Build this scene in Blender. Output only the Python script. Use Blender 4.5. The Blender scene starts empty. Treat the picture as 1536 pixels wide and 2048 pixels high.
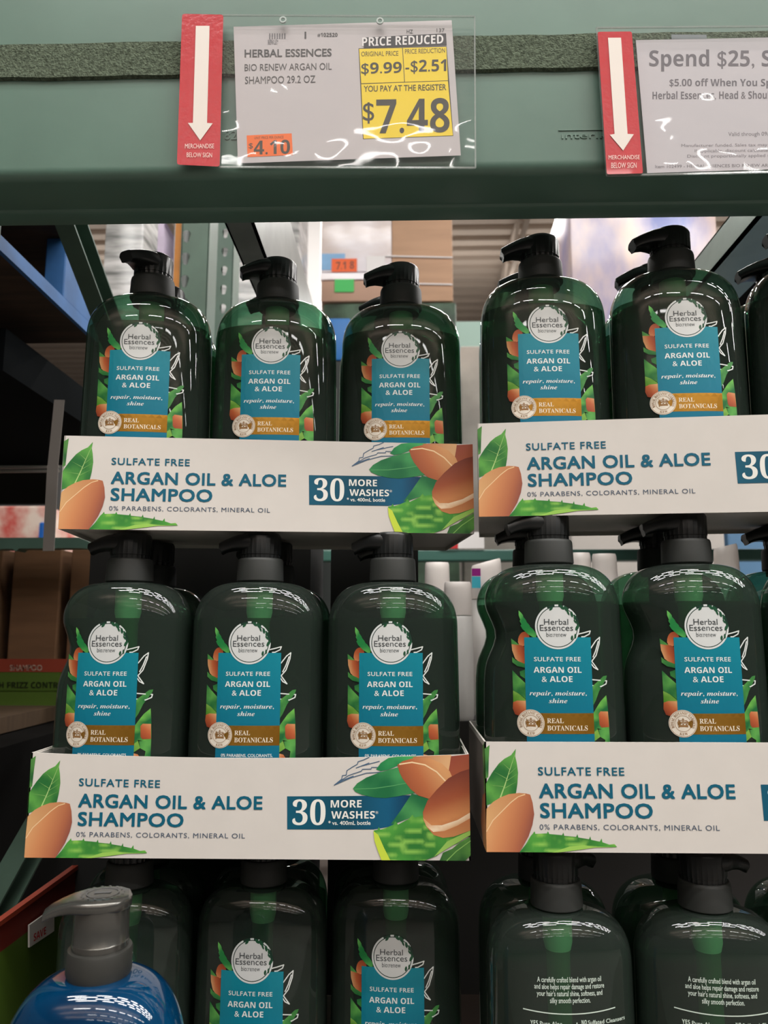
import bpy, bmesh, math, random
from mathutils import Vector, Matrix, noise
from mathutils.geometry import delaunay_2d_cdt
random.seed(7)
S = bpy.context.scene
C = S.collection
PI = math.pi

# ------------------------------------------------------------------ camera
F, W, H = 1560.0, 1536.0, 2048.0
PITCH, YAW = math.radians(8.78), math.radians(1.4)
CAM = Vector((0, 0, 1.25))
FH = Vector((-math.sin(YAW), math.cos(YAW), 0))
RT = Vector((math.cos(YAW), math.sin(YAW), 0))
FW = FH * math.cos(PITCH) + Vector((0, 0, math.sin(PITCH)))
UP = RT.cross(FW)
cam = bpy.data.cameras.new('camera')
co = bpy.data.objects.new('camera', cam)
C.objects.link(co)
m = Matrix((RT, UP, -FW)).transposed().to_4x4()
m.translation = CAM
co.matrix_world = m
cam.sensor_fit = 'VERTICAL'
cam.sensor_height = 24.0
cam.lens = F / H * 24.0
cam.clip_start, cam.clip_end = 0.02, 200
cam.dof.use_dof = True
cam.dof.focus_distance = 0.60
cam.dof.aperture_fstop = 8.0
S.camera = co

def at(px, py, y):
    d = FW * F + RT * (px - W / 2) + UP * (H / 2 - py)
    return CAM + d * (y / d.y)

# ------------------------------------------------------------------ light
S.view_settings.view_transform = 'Standard'
S.view_settings.look = 'None'
S.view_settings.gamma = 1
S.view_settings.exposure = 0.2
wd = bpy.data.worlds.new('store_air'); S.world = wd; wd.use_nodes = True
wd.node_tree.nodes['Background'].inputs[0].default_value = (1.0, 0.95, 0.88, 1)
wd.node_tree.nodes['Background'].inputs[1].default_value = 0.06
try:
    S.cycles.transparent_max_bounces = 32
    S.cycles.max_bounces = 8
    S.cycles.use_denoising = True
    S.cycles.sample_clamp_indirect = 1.5
    S.cycles.blur_glossy = 1.0
except Exception:
    pass
LAMP_Z = 5.9
def lamp(x, y, sx, sy, watts, up=False):
    li = bpy.data.lights.new('strip_or_fill_lamp', 'AREA')
    li.shape = 'RECTANGLE'; li.size = sx; li.size_y = sy; li.energy = watts; li.color = (1.0, 0.977, 0.945)
    lo = bpy.data.objects.new('strip_or_fill_lamp', li); C.objects.link(lo)
    lo.location = (x, y, LAMP_Z + (.03 if up else 0))
    if up: lo.rotation_euler = (PI, 0, 0)
# rows of strip lamps along the aisles; far rows get added up-facing fills for the roof and label reflections
for ry, k in ((-.95, .75), (-1.6, .75), (-2.3, .75), (-3.0, .75), (-6.4, .6), (-10, .3), (-14, .3), (4.6, 1.7), (7.5, 1.7), (11, 1.7)):
    for ix in range(-1, 7):
        lamp(ix * 1.9 + (.5 if ry in (-1.6, -3.0, -10) else -.2), ry, 1.3, .20, 42 * k)
    if not -4 < ry < 0: lamp(1.5, ry, 16, .25, 80 if ry > 0 else 380, True)

# ------------------------------------------------------------------ materials
def lin(c):
    return c / 12.92 if c <= .04045 else ((c + .055) / 1.055) ** 2.4
def rgb(r, g, b):
    return (lin(r / 255), lin(g / 255), lin(b / 255))
MATS = {}
def mat(name, col=(.5, .5, .5), rough=.5, metal=0.0, spec=.5, var=0.0, vscale=30.0, bump=0.0, bscale=200.0, stretch=None, col2=None, coat=0.0):
    if name in MATS: return MATS[name]
    M = bpy.data.materials.new(name); M.use_nodes = True
    N = M.node_tree.nodes; L = M.node_tree.links
    b = N['Principled BSDF']
    b.inputs['Base Color'].default_value = (*col, 1)
    b.inputs['Roughness'].default_value = rough
    b.inputs['Metallic'].default_value = metal
    b.inputs['Specular IOR Level'].default_value = spec
    b.inputs['Coat Weight'].default_value = coat
    if var or bump:
        tc = N.new('ShaderNodeTexCoord'); mp = N.new('ShaderNodeMapping')
        L.new(tc.outputs['Object'], mp.inputs['Vector'])
        if stretch: mp.inputs['Scale'].default_value = stretch
    if var:
        n = N.new('ShaderNodeTexNoise'); n.inputs['Scale'].default_value = vscale; n.inputs['Detail'].default_value = 6
        L.new(mp.outputs[0], n.inputs['Vector'])
        cr = N.new('ShaderNodeValToRGB')
        c2 = col2 or tuple(min(1, x * (1 + var)) for x in col)
        c1 = col if col2 else tuple(x * (1 - var) for x in col)
        cr.color_ramp.elements[0].position = .35; cr.color_ramp.elements[0].color = (*c1, 1)
        cr.color_ramp.elements[1].position = .65; cr.color_ramp.elements[1].color = (*c2, 1)
        L.new(n.outputs['Fac'], cr.inputs[0]); L.new(cr.outputs[0], b.inputs['Base Color'])
    if bump:
        n2 = N.new('ShaderNodeTexNoise'); n2.inputs['Scale'].default_value = bscale; n2.inputs['Detail'].default_value = 4
        L.new(mp.outputs[0], n2.inputs['Vector'])
        bp = N.new('ShaderNodeBump'); bp.inputs['Strength'].default_value = bump; bp.inputs['Distance'].default_value = .002
        L.new(n2.outputs['Fac'], bp.inputs['Height']); L.new(bp.outputs[0], b.inputs['Normal'])
    MATS[name] = M
    return M
def ink(name, rough=.4, metal=0.0, spec=.4):
    """printed colours: read from the mesh's own colour attribute"""
    if name in MATS: return MATS[name]
    M = mat(name, (1, 1, 1), rough, metal, spec)
    N = M.node_tree.nodes; L = M.node_tree.links
    a = N.new('ShaderNodeAttribute'); a.attribute_name = 'print'
    L.new(a.outputs['Color'], N['Principled BSDF'].inputs['Base Color'])
    return M
def clear(name, tint, ior=1.45, rough=.03, body=None, fac=0.0, bump=0.0, bscale=20, gl=(1, 1, 1)):
    """thin clear plastic: tinted see-through, Fresnel gloss, optional cloudy body colour"""
    if name in MATS: return MATS[name]
    M = bpy.data.materials.new(name); M.use_nodes = True
    N = M.node_tree.nodes; L = M.node_tree.links
    N.remove(N['Principled BSDF'])
    out = N['Material Output']
    tr = N.new('ShaderNodeBsdfTransparent'); tr.inputs[0].default_value = (*tint, 1)
    src = tr.outputs[0]
    if body:
        df = N.new('ShaderNodeBsdfDiffuse'); df.inputs[0].default_value = (*body, 1)
        mx = N.new('ShaderNodeMixShader'); mx.inputs[0].default_value = fac
        L.new(src, mx.inputs[1]); L.new(df.outputs[0], mx.inputs[2]); src = mx.outputs[0]
    if rough is not None:
        g = N.new('ShaderNodeBsdfGlossy'); g.inputs['Roughness'].default_value = rough; g.inputs[0].default_value = (*gl, 1)
        fr = N.new('ShaderNodeFresnel')
        ge = N.new('ShaderNodeNewGeometry'); ma = N.new('ShaderNodeMath'); ma.operation = 'MULTIPLY_ADD'
        ma.inputs[1].default_value = -2.0; ma.inputs[2].default_value = 1.0; L.new(ge.outputs['Backfacing'], ma.inputs[0])
        pw = N.new('ShaderNodeMath'); pw.operation = 'POWER'; pw.inputs[0].default_value = ior; L.new(ma.outputs[0], pw.inputs[1])
        L.new(pw.outputs[0], fr.inputs[0])   # a thin sheet reflects alike from both sides
        mx = N.new('ShaderNodeMixShader')
        L.new(fr.outputs[0], mx.inputs[0]); L.new(src, mx.inputs[1]); L.new(g.outputs[0], mx.inputs[2]); src = mx.outputs[0]
        if bump:
            tc = N.new('ShaderNodeTexCoord')
            n2 = N.new('ShaderNodeTexNoise'); n2.inputs['Scale'].default_value = bscale; n2.inputs['Detail'].default_value = 2
            L.new(tc.outputs['Object'], n2.inputs['Vector'])
            bp = N.new('ShaderNodeBump'); bp.inputs['Strength'].default_value = bump; bp.inputs['Distance'].default_value = .01
            L.new(n2.outputs['Fac'], bp.inputs['Height']); L.new(bp.outputs[0], g.inputs['Normal'])
    L.new(src, out.inputs[0])
    MATS[name] = M
    return M

RACK = mat('rack_green_paint', rgb(89, 118, 105), .38, var=.08, vscale=9, bump=.05, bscale=60)
RACKD = mat('rack_green_dull', rgb(74, 98, 84), .5, var=.15, vscale=14)
FELT = mat('felt_strip_fibre', rgb(92, 102, 86), .95, var=.35, vscale=420, bump=1.0, bscale=700, spec=.1)
CARD = mat('white_cardboard', rgb(208, 202, 195), .55, var=.015, vscale=40, spec=.3)
CARDIN = mat('cardboard_inside', rgb(190, 178, 164), .8, var=.05, vscale=40)
BROWN = mat('brown_cardboard', rgb(118, 84, 56), .8, var=.08, vscale=12, stretch=(1, 1, 6))
TAN = mat('tan_cardboard', rgb(196, 158, 128), .75, var=.06, vscale=3, stretch=(1, 1, 8))
BLACKP = mat('black_pump_plastic', rgb(22, 24, 24), .3, spec=.5)
BLACKM = mat('black_collar_plastic', rgb(44, 46, 44), .55, spec=.4)
INK = ink('print_ink', .45, 0, .35)
LABEL = ink('label_film_ink', .28, .18, .5)
FOIL = ink('label_gold_foil', .24, .8, .5)
BOTTLE = clear('green_bottle_plastic', (.27, .49, .36), 1.5, .012, body=(.38, .5, .42), fac=.04)  # grey haze in the shell colour stands in for aisle reflections
LIQUID = clear('green_shampoo_liquid', (.46, .68, .52), rough=None, body=(.012, .04, .026), fac=.35)
TUBE = mat('dip_tube_plastic', rgb(190, 216, 176), .8, spec=.1)
WOODD = mat('dark_plywood', rgb(62, 44, 32), .8, var=.35, vscale=8, stretch=(1, 6, 1))
WOOD = mat('shelf_board', rgb(80, 61, 42), .75, var=.2, vscale=10, stretch=(1, 8, 1))
BLUEW = mat('blue_pallet_paint', rgb(46, 96, 152), .6, var=.15, vscale=25)
CONC = mat('floor_concrete', rgb(98, 94, 90), .35, var=.08, vscale=2)
DECKC = mat('ceiling_deck_paint', rgb(172, 156, 142), .7, var=.02, vscale=3)
WHITEP = mat('white_bottle_plastic', rgb(240, 236, 232), .3)
WHITEPAINT = mat('white_paint', rgb(238, 234, 232), .5)
STEEL = mat('grey_steel', rgb(120, 124, 120), .35, metal=.3, var=.15, vscale=20)

# ------------------------------------------------------------------ mesh helpers
def obj(name, bm, mats, parent=None, smooth=False, loc=None):
    me = bpy.data.meshes.new(name)
    bmesh.ops.recalc_face_normals(bm, faces=bm.faces)
    bm.to_mesh(me); bm.free()
    for mm in (mats if isinstance(mats, (list, tuple)) else [mats]): me.materials.append(mm)
    if smooth:
        for p in me.polygons: p.use_smooth = True
        try: me.set_sharp_from_angle(angle=math.radians(smooth if smooth > 1 else 40))
        except Exception: pass
    o = bpy.data.objects.new(name, me); C.objects.link(o)
    if parent: o.parent = parent
    if loc: o.location = loc
    return o
def tag(o, label, cat, group=None):
    o['label'] = label; o['category'] = cat
    if group: o['group'] = group
    return o
def struct(o):
    o['kind'] = 'structure'; return o
def empty(name, label, cat, loc=(0, 0, 0), rz=0, group=None):
    o = bpy.data.objects.new(name, None); C.objects.link(o)
    o.empty_display_size = .02
    o.location = loc; o.rotation_euler = (0, 0, rz)
    return tag(o, label, cat, group)
def add_box(bm, x0, y0, z0, x1, y1, z1, bevel=0.0, mi=0):
    vs = [bm.verts.new(p) for p in ((x0, y0, z0), (x1, y0, z0), (x1, y1, z0), (x0, y1, z0), (x0, y0, z1), (x1, y0, z1), (x1, y1, z1), (x0, y1, z1))]
    fs = [bm.faces.new([vs[i] for i in q]) for q in ((0, 3, 2, 1), (4, 5, 6, 7), (0, 1, 5, 4), (1, 2, 6, 5), (2, 3, 7, 6), (3, 0, 4, 7))]
    for f in fs: f.material_index = mi
    if bevel:
        es = set(e for f in fs for e in f.edges)
        bmesh.ops.bevel(bm, geom=list(es), offset=bevel, segments=2, affect='EDGES', profile=.5)
    return vs
def box(name, a, b, m, parent=None, bevel=0.0):
    bm = bmesh.new(); add_box(bm, *a, *b, bevel=bevel)
    return obj(name, bm, m, parent, smooth=40 if bevel else False)
def loft(bm, rings, cap=True, mi=0):
    prev = None; first = None
    for r in rings:
        cur = [bm.verts.new(p) for p in r]
        if prev:
            n = len(cur)
            for i in range(n):
                f = bm.faces.new((prev[i], prev[(i + 1) % n], cur[(i + 1) % n], cur[i])); f.material_index = mi
        else: first = cur
        prev = cur
    if cap:
        bm.faces.new(list(reversed(first))).material_index = mi
        bm.faces.new(prev).material_index = mi
def circ(r, z, n=40, cx=0, cy=0, rib=0):
    return [(cx + (r + (rib if i % 2 else 0)) * math.cos(2 * PI * i / n), cy + (r + (rib if i % 2 else 0)) * math.sin(2 * PI * i / n), z) for i in range(n)]
def bar(bm, p, q, w, h, upv=(0, 0, 1), mi=0):
    """rectangular bar from p to q, w across, h along upv"""
    p, q = Vector(p), Vector(q); d = (q - p).normalized()
    s = d.cross(Vector(upv)).normalized(); u = s.cross(d)
    r = lambda c: [c + s * w / 2 + u * h / 2, c - s * w / 2 + u * h / 2, c - s * w / 2 - u * h / 2, c + s * w / 2 - u * h / 2]
    loft(bm, [r(p), r(q)], mi=mi)

# ------------------------------------------------------------------ printing
_tc = {}
STY = {'sansb': (0x1D5D4, 0x1D5EE, 0x1D7EC), 'serifb': (0x1D400, 0x1D41A, 0x1D7CE), 'serifbi': (0x1D468, 0x1D482, 0x1D7CE)}
def conv(s, sty):
    if sty not in STY: return s
    a, b, d = STY[sty]
    return ''.join(chr(a + ord(c) - 65) if 'A' <= c <= 'Z' else chr(b + ord(c) - 97) if 'a' <= c <= 'z' else chr(d + ord(c) - 48) if '0' <= c <= '9' else c for c in s)
def text_mesh(s, off=0.0, sp=1.0, res=3):
    k = (s, off, sp, res)
    if k in _tc: return _tc[k]
    cu = bpy.data.curves.new('lettering', 'FONT'); cu.body = s; cu.offset = off; cu.space_character = sp; cu.resolution_u = res
    o = bpy.data.objects.new('lettering', cu); C.objects.link(o)
    dg = bpy.context.evaluated_depsgraph_get()
    ev = o.evaluated_get(dg); me = ev.to_mesh(); me.calc_loop_triangles()
    V = [(v.co.x, v.co.y) for v in me.vertices]; T = [tuple(t.vertices) for t in me.loop_triangles]
    ev.to_mesh_clear()
    bpy.data.objects.remove(o); bpy.data.curves.remove(cu)
    _tc[k] = (V, T)
    return V, T
def inside(p, poly):
    r = False; n = len(poly); x, y = p
    for i in range(n):
        x1, y1 = poly[i]; x2, y2 = poly[i - 1]
        if (y1 > y) != (y2 > y) and x < (x2 - x1) * (y - y1) / (y2 - y1) + x1: r = not r
    return r
def smooth_poly(pts, n=3):
    for _ in range(n - 1):
        out = []
        for i in range(len(pts)):
            a, b = pts[i], pts[(i + 1) % len(pts)]
            out += [(a[0] * .75 + b[0] * .25, a[1] * .75 + b[1] * .25), (a[0] * .25 + b[0] * .75, a[1] * .25 + b[1] * .75)]
        pts = out
    return pts
class Art:
    """flat printed artwork laid on a surface by a mapping (u, v, layer) -> point"""
    def __init__(s): s.V = []; s.T = []; s.Cc = []; s.M = []
    k = 0
    def raw(s, V, T, col, lay, mi=0):
        b = len(s.V); s.k += 1; lay += .03 * (s.k % 28)   # overlapping inks never share a plane
        for v in V:
            s.V.append((v[0], v[1], lay)); s.Cc.append(col(v[0], v[1]) if callable(col) else col)
        for t in T: s.T.append((t[0] + b, t[1] + b, t[2] + b)); s.M.append(mi)
    def poly(s, pts, col, lay, step=None, mi=0, sm=0):
        if sm: pts = smooth_poly(pts, sm)
        if step:
            q = []
            for i in range(len(pts)):
                a, b = pts[i], pts[(i + 1) % len(pts)]
                n = max(1, int(math.hypot(b[0] - a[0], b[1] - a[1]) / step + .5))
                q += [(a[0] + (b[0] - a[0]) * k / n, a[1] + (b[1] - a[1]) * k / n) for k in range(n)]
            pts = q
        V = [Vector(p) for p in pts]; n = len(V)
        if step:
            x0 = min(p[0] for p in pts); x1 = max(p[0] for p in pts); y0 = min(p[1] for p in pts); y1 = max(p[1] for p in pts)
            nx, ny = int((x1 - x0) / step), int((y1 - y0) / step)
            for i in range(1, nx + 1):
                for j in range(1, ny + 1):
                    p = (x0 + (i - .5 + .23 * (j % 2)) * step, y0 + (j - .5) * step)
                    if inside(p, pts) and min(abs(p[0] - q[0]) + abs(p[1] - q[1]) for q in pts) > step * .4: V.append(Vector(p))
        r = delaunay_2d_cdt(V, [], [list(range(n))], 1, 1e-7)
        s.raw([(v.x, v.y) for v in r[0]], [t for t in r[2] if len(t) == 3], col, lay, mi)
    def stroke(s, pts, w, col, lay, mi=0, taper=False):
        if not taper and len(pts) < 12:
            for p_, q_ in zip(pts, pts[1:]):
                d = Vector(q_) - Vector(p_)
                if not d.length: continue
                d.normalize(); nn = Vector((-d.y, d.x)) * w / 2; e = d * w * .3
                a, b = Vector(p_) - e, Vector(q_) + e
                s.raw([tuple(a + nn), tuple(a - nn), tuple(b - nn), tuple(b + nn)], [(0, 1, 2), (0, 2, 3)], col, lay, mi)
            return
        V = []; T = []
        n = len(pts)
        for i in range(n):
            a = Vector(pts[max(0, i - 1)]); b = Vector(pts[min(n - 1, i + 1)]); d = (b - a)
            d = d.normalized() if d.length else Vector((1, 0))
            nn = Vector((-d.y, d.x)) * (w / 2 * ((1 - .85 * i / (n - 1)) if taper else 1))
            p = Vector(pts[i]); V += [tuple(p + nn), tuple(p - nn)]
            if i: T += [(2 * i - 2, 2 * i - 1, 2 * i + 1), (2 * i - 2, 2 * i + 1, 2 * i)]
        s.raw(V, T, col, lay, mi)
    def disc(s, c, r0, r1, col, lay, mi=0, n=48, a0=0, a1=2 * PI, ry=1.0):
        V = []; T = []
        for i in range(n + 1):
            a = a0 + (a1 - a0) * i / n
            V += [(c[0] + r0 * math.cos(a), c[1] + r0 * ry * math.sin(a)), (c[0] + r1 * math.cos(a), c[1] + r1 * ry * math.sin(a))]
            if i: T += [(2 * i - 2, 2 * i - 1, 2 * i + 1), (2 * i - 2, 2 * i + 1, 2 * i)]
        s.raw(V, T, col, lay, mi)
    def text(s, t, x0, x1, yb, yc, col, lay, sty='', off=0.0, ref='H', sp=1.0, mi=0, slope=0.0, res=3, fitw=True, align='l', shear=0.0, bold=0.0):
        """text from x0 to x1, baseline yb, height of ref letter up to yc (any axis direction)"""
        V, T = text_mesh(conv(t, sty), off, sp, res)
        R, _ = text_mesh(conv(ref, sty), off, 1.0, res)
        hr = max(v[1] for v in R); a = min(v[0] for v in V); b = max(v[0] for v in V)
        sy = (yc - yb) / hr
        if fitw: sx = (x1 - x0) / (b - a)
        else:
            sx = abs(sy); ww = (b - a) * sx
            if align == 'c': x0 = (x0 + x1) / 2 - ww / 2
            if align == 'r': x0 = x1 - ww
        P = [(x0 + (v[0] - a) * sx + shear * v[1] * sx, yb + v[1] * sy + slope * (v[0] - a) * sx) for v in V]
        for n_, (bx, by) in enumerate(((-1, -1), (-1, 1), (1, -1), (1, 1), (0, 0)) if bold else ((0, 0),)):
            s.raw([(x + bx * bold * abs(yc - yb), y + by * bold * abs(yc - yb)) for x, y in P], T, col, lay + .15 * n_, mi)
    def ring_text(s, t, c, r, h, a0, a1, col, lay, sty='', mi=0, flip=1):
        V, T = text_mesh(conv(t, sty), 0, 1.15, 2)
        a = min(v[0] for v in V); b = max(v[0] for v in V)
        R, _ = text_mesh(conv('H', sty), 0, 1, 2); hr = max(v[1] for v in R)
        P = []
        for v in V:
            an = a0 + (a1 - a0) * (v[0] - a) / (b - a); rr = r + (v[1] / hr * h) * flip
            P.append((c[0] + rr * math.cos(an), c[1] + rr * math.sin(an)))
        s.raw(P, T, col, lay, mi)
    def build(s, name, mats, mp, parent=None):
        me = bpy.data.meshes.new(name)
        me.from_pydata([tuple(mp(*v)) for v in s.V], [], s.T)
        at_ = me.color_attributes.new('print', 'FLOAT_COLOR', 'POINT')
        at_.data.foreach_set('color', [x for c in s.Cc for x in (*c, 1.0)])
        for mm in mats: me.materials.append(mm)
        me.polygons.foreach_set('material_index', s.M)
        me.update()
        o = bpy.data.objects.new(name, me); C.objects.link(o)
        if parent: o.parent = parent
        return o
def mixc(a, b, t):
    t = max(0, min(1, t)); return tuple(x + (y - x) * t for x, y in zip(a, b))
def ramp(t, *st):
    for (p0, c0), (p1, c1) in zip(st, st[1:]):
        if t <= p1: return mixc(c0, c1, (t - p0) / (p1 - p0))
    return st[-1][1]
def nz(x, y, f): return noise.noise(Vector((x * f, y * f, .37)))
def leafcol(base, lite, f, seed=0):
    return lambda x, y: mixc(base, lite, .42 + .75 * nz(x + seed, y - seed, f) + .3 * math.sin((x * .6 + y) * f * 1.6))
def grad(p, q, *st):
    """colour ramp along p -> q"""
    p, q = Vector(p), Vector(q); d = q - p; l2 = d.length_squared
    return lambda x, y: ramp((Vector((x, y)) - p).dot(d) / l2, *st)

# ------------------------------------------------------------------ setting
bm = bmesh.new(); add_box(bm, -14, -20, -.1, 14, 26, 0)
struct(obj('floor', bm, CONC))
bm = bmesh.new()
n = 150
pr = []
for i in range(n):
    y = -20 + 46 * i / n; d = 46 / n
    pr += [(y, 6.9), (y + d * .5, 6.9), (y + d * .55, 6.98), (y + d * .95, 6.98)]
a = [bm.verts.new((-14, y, z)) for y, z in pr]; b = [bm.verts.new((14, y, z)) for y, z in pr]
for i in range(len(pr) - 1): bm.faces.new((a[i], a[i + 1], b[i + 1], b[i]))
struct(obj('ceiling', bm, DECKC))
for i, x in enumerate((-3.0, 1.6, 5.2)):
    bm = bmesh.new()
    for k in range(18):
        y0 = -2 + k * 1.2
        bar(bm, (x, y0, 6.85), (x, y0 + .6, 6.45), .04, .04); bar(bm, (x, y0 + .6, 6.45), (x, y0 + 1.2, 6.85), .04, .04)
    bar(bm, (x, -2, 6.45), (x, 20, 6.45), .06, .06); bar(bm, (x, -2, 6.86), (x, 20, 6.86), .06, .06)
    struct(obj('trim_%d' % (i + 1), bm, DECKC))

# ------------------------------------------------------------------ rack beam above the trays
BY, BZ = .545, CAM.z + .347
bm = bmesh.new()
prof = [(BY, BZ + .215), (BY, BZ + .006)]
for k in range(1, 6):
    t = k / 6 * PI / 2; prof.append((BY + .007 * (1 - math.cos(t)), BZ + .006 - .009 * math.sin(t)))
prof += [(BY + .007, BZ - .003), (BY + .043, BZ - .004), (BY + .044, BZ - .006), (BY + .046, BZ - .007), (BY + .062, BZ - .007), (BY + .066, BZ - .004), (BY + .066, BZ + .215)]
loft(bm, [[(x, y, z) for y, z in prof] for x in (-1.3, 1.5)])
beam = tag(obj('rack_beam', bm, RACK, smooth=35), 'wide pale green steel rack beam across the top, carrying two signs', 'beam')
# raised maker's stamp on the beam face
def emboss(art, y, th):
    b2 = bmesh.new()
    vs = [b2.verts.new((v[0], y, v[1] + CAM.z)) for v in art.V]
    for t in art.T:
        try: b2.faces.new([vs[i] for i in t])
        except ValueError: pass
    r = bmesh.ops.extrude_face_region(b2, geom=b2.faces[:])
    for v in [g for g in r['geom'] if isinstance(g, bmesh.types.BMVert)]: v.co.y -= th
    return b2
A2 = Art(); q0 = at(449, 280, BY); q1 = at(474, 262, BY); A2.text('82', q0.x, q1.x, q0.z - CAM.z, q1.z - CAM.z, (0, 0, 0), 0)
A = Art(); p0 = at(1118, 278, BY); p1 = at(1215, 262, BY)
A.text('ınterlk', p0.x + .002, p1.x, p0.z - CAM.z, p1.z - CAM.z - .001, (0, 0, 0), 0)
A.stroke([(p0.x, p1.z - CAM.z + .001), (p1.x, p1.z - CAM.z + .001)], .0008, (0, 0, 0), 0)
A.raw([v[:2] for v in A2.V], A2.T, (0, 0, 0), 0)
obj('stamped_lettering', emboss(A, BY, .0006), RACK, beam)
# felt strip glued along the face
bm = bmesh.new()
z0, z1 = at(300, 158, BY).z, at(300, 87, BY).z
nseg = 160
fr = []; bk = []
for i in range(nseg + 1):
    x = -1.1 + 2.4 * i / nseg
    j = .0012 * nz(x, 1, 30); j2 = .0012 * nz(x, 5, 30)
    fr.append([bm.verts.new((x, BY - .0002, z0 + j)), bm.verts.new((x, BY - .003, z0 + j + .0012)), bm.verts.new((x, BY - .003, z1 + j2 - .0012)), bm.verts.new((x, BY - .0002, z1 + j2))])
for i in range(nseg):
    for k in range(3): bm.faces.new((fr[i][k], fr[i + 1][k], fr[i + 1][k + 1], fr[i][k + 1]))
tag(obj('felt_strip', bm, FELT, smooth=60), 'long strip of fuzzy dark green felt stuck along the beam behind the signs', 'felt strip')

# ------------------------------------------------------------------ signs on the beam
GREYT = rgb(62, 58, 58); RED = rgb(182, 24, 38)
def planemap(y, s, ox, oy):
    return lambda x, yy, lay: at(ox + x / s, oy + yy / s, y - lay)
SL = clear('clear_sleeve_plastic', (.98, .985, .985), 1.4, .05, body=(.8, .82, .82), fac=.03, bump=.5, bscale=14)
def sign_holder(label, sheet_pts, red_pts, arrow, t1, t2, y, s, ox, oy, waves):
    p = at(ox + red_pts[3][0] / s, oy + red_pts[3][1] / s, y)
    h = empty('sign_holder', label, 'sign holder', p, 0, 'clear sign holders with red arrow strips on the rack beam')
    inv = Matrix.Translation(-p)
    mp = planemap(y, s, ox, oy)
    # clear sleeve: gently wavy sheet
    bm = bmesh.new(); N = 40; g = []
    for i in range(N + 1):
        row = []
        for j in range(16):
            u, v = i / N, j / 15
            q = [(1 - u) * (1 - v) * a + u * (1 - v) * b + u * v * c + (1 - u) * v * d for a, b, c, d in zip(*sheet_pts)]
            w = mp(q[0], q[1], .0016 + waves * (math.sin(u * 9) * .5 + math.sin(v * 5 + u * 4) * .5))
            row.append(bm.verts.new(w - p))
        g.append(row)
    for i in range(N):
        for j in range(15): bm.faces.new((g[i][j], g[i + 1][j], g[i + 1][j + 1], g[i][j + 1]))
    obj('clear_sleeve', bm, SL, h, smooth=80)
    # welded rim
    bm = bmesh.new()
    for a, b in zip(sheet_pts, sheet_pts[1:] + sheet_pts[:1]):
        bar(bm, mp(a[0], a[1], .0016) - p, mp(b[0], b[1], .0016) - p, .0012, .0012, (0, 1, 0))
    obj('sleeve_rim', bm, clear('clear_rim_plastic', (.75, .8, .78), 1.5, .08, body=(.7, .72, .7), fac=.25), h)
    # red strip, rounded corners
    bm = bmesh.new()
    pts = smooth_poly(red_pts, 1)
    rr = []
    for i in range(4):
        a, b, c = Vector(red_pts[i - 1]), Vector(red_pts[i]), Vector(red_pts[(i + 1) % 4])
        k = 12
        q0 = b + (a - b).normalized() * k; q1 = b + (c - b).normalized() * k
        for t in (0, .5, 1): rr.append(tuple((q0 * (1 - t) + b * t) * (1 - t) + (b * (1 - t) + q1 * t) * t))
    loft(bm, [[mp(x, yy, .0012) - p for x, yy in rr], [mp(x, yy, .0042) - p for x, yy in rr]])
    st = obj('red_strip', bm, mat('red_strip_vinyl', RED, .22, var=.03, vscale=60, bump=.12, bscale=260, coat=.15), h)
    st['label'] = 'red vinyl strip with white arrow'
    A = Art()
    A.poly(arrow, rgb(226, 216, 206), 0)
    for t in (t1, t2): A.text(t[0], t[1], t[2], t[3], t[4], rgb(238, 214, 206), 0, slope=t[5])
    A.build('arrow_print', [INK], lambda x, yy, l: mp(x, yy, .0046) - p, st)
    return h
# first sign: coordinates traced on a 2.4x enlargement
sign_holder('clear sign holder with red arrow strip, holding the yellow price card',
            [(250, 74), (1462, 80), (1466, 806), (236, 802)], [(58, 66), (256, 70), (238, 800), (33, 790)],
            [(124, 124), (190, 124), (178, 590), (205, 592), (145, 674), (86, 590), (110, 590)],
            ('MERCHANDISE', 72, 212, 712, 690, 0), ('BELOW SIGN', 80, 202, 754, 732, .01), BY - .006, 2.4, 340, 0, .0004)
A = Art()
q = [(305, 128), (1352, 97), (1396, 746), (326, 784)]
A.poly(q, rgb(192, 184, 184), 0, step=120)
YEL = rgb(238, 206, 38)
A.poly([(905, 232), (1328, 222), (1360, 652), (926, 668)], rgb(60, 52, 30), 1)
A.poly([(908, 235), (1326, 225), (1334, 386), (918, 400)], YEL, 2)
A.poly([(918, 404), (1334, 389), (1358, 650), (929, 666)], YEL, 2)
A.stroke([(1116, 228), (1126, 392)], 3, rgb(60, 52, 30), 3)
A.poly([(925, 180), (1325, 160), (1328, 218), (930, 230)], rgb(44, 40, 44), 2)
A.text('PRICE REDUCED', 922, 1312, 222, 180, rgb(232, 226, 224), 3, 'sansb', slope=-.035)
A.text('#102520', 708, 804, 176, 158, GREYT, 2, 'sansb')
A.text('HZ', 1136, 1166, 160, 142, GREYT, 2); A.text('137', 1280, 1318, 154, 136, GREYT, 2)
A.text('HERBAL ESSENCES', 358, 776, 274, 238, rgb(70, 66, 66), 2, '', off=.018, slope=-.012)
A.text('BIO RENEW ARGAN OIL', 358, 776, 340, 308, rgb(80, 76, 76), 2, slope=-.015)
A.text('SHAMPOO 29.2 OZ', 360, 698, 402, 368, rgb(80, 76, 76), 2, slope=-.018)
A.text('ORIGINAL PRICE', 918, 1096, 270, 248, rgb(90, 78, 30), 3, slope=-.02)
A.text('PRICE REDUCTION', 1128, 1320, 258, 236, rgb(90, 78, 30), 3, slope=-.03)
A.text('$9.99', 918, 1112, 354, 302, rgb(58, 54, 46), 3, 'sansb', slope=-.03)
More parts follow.
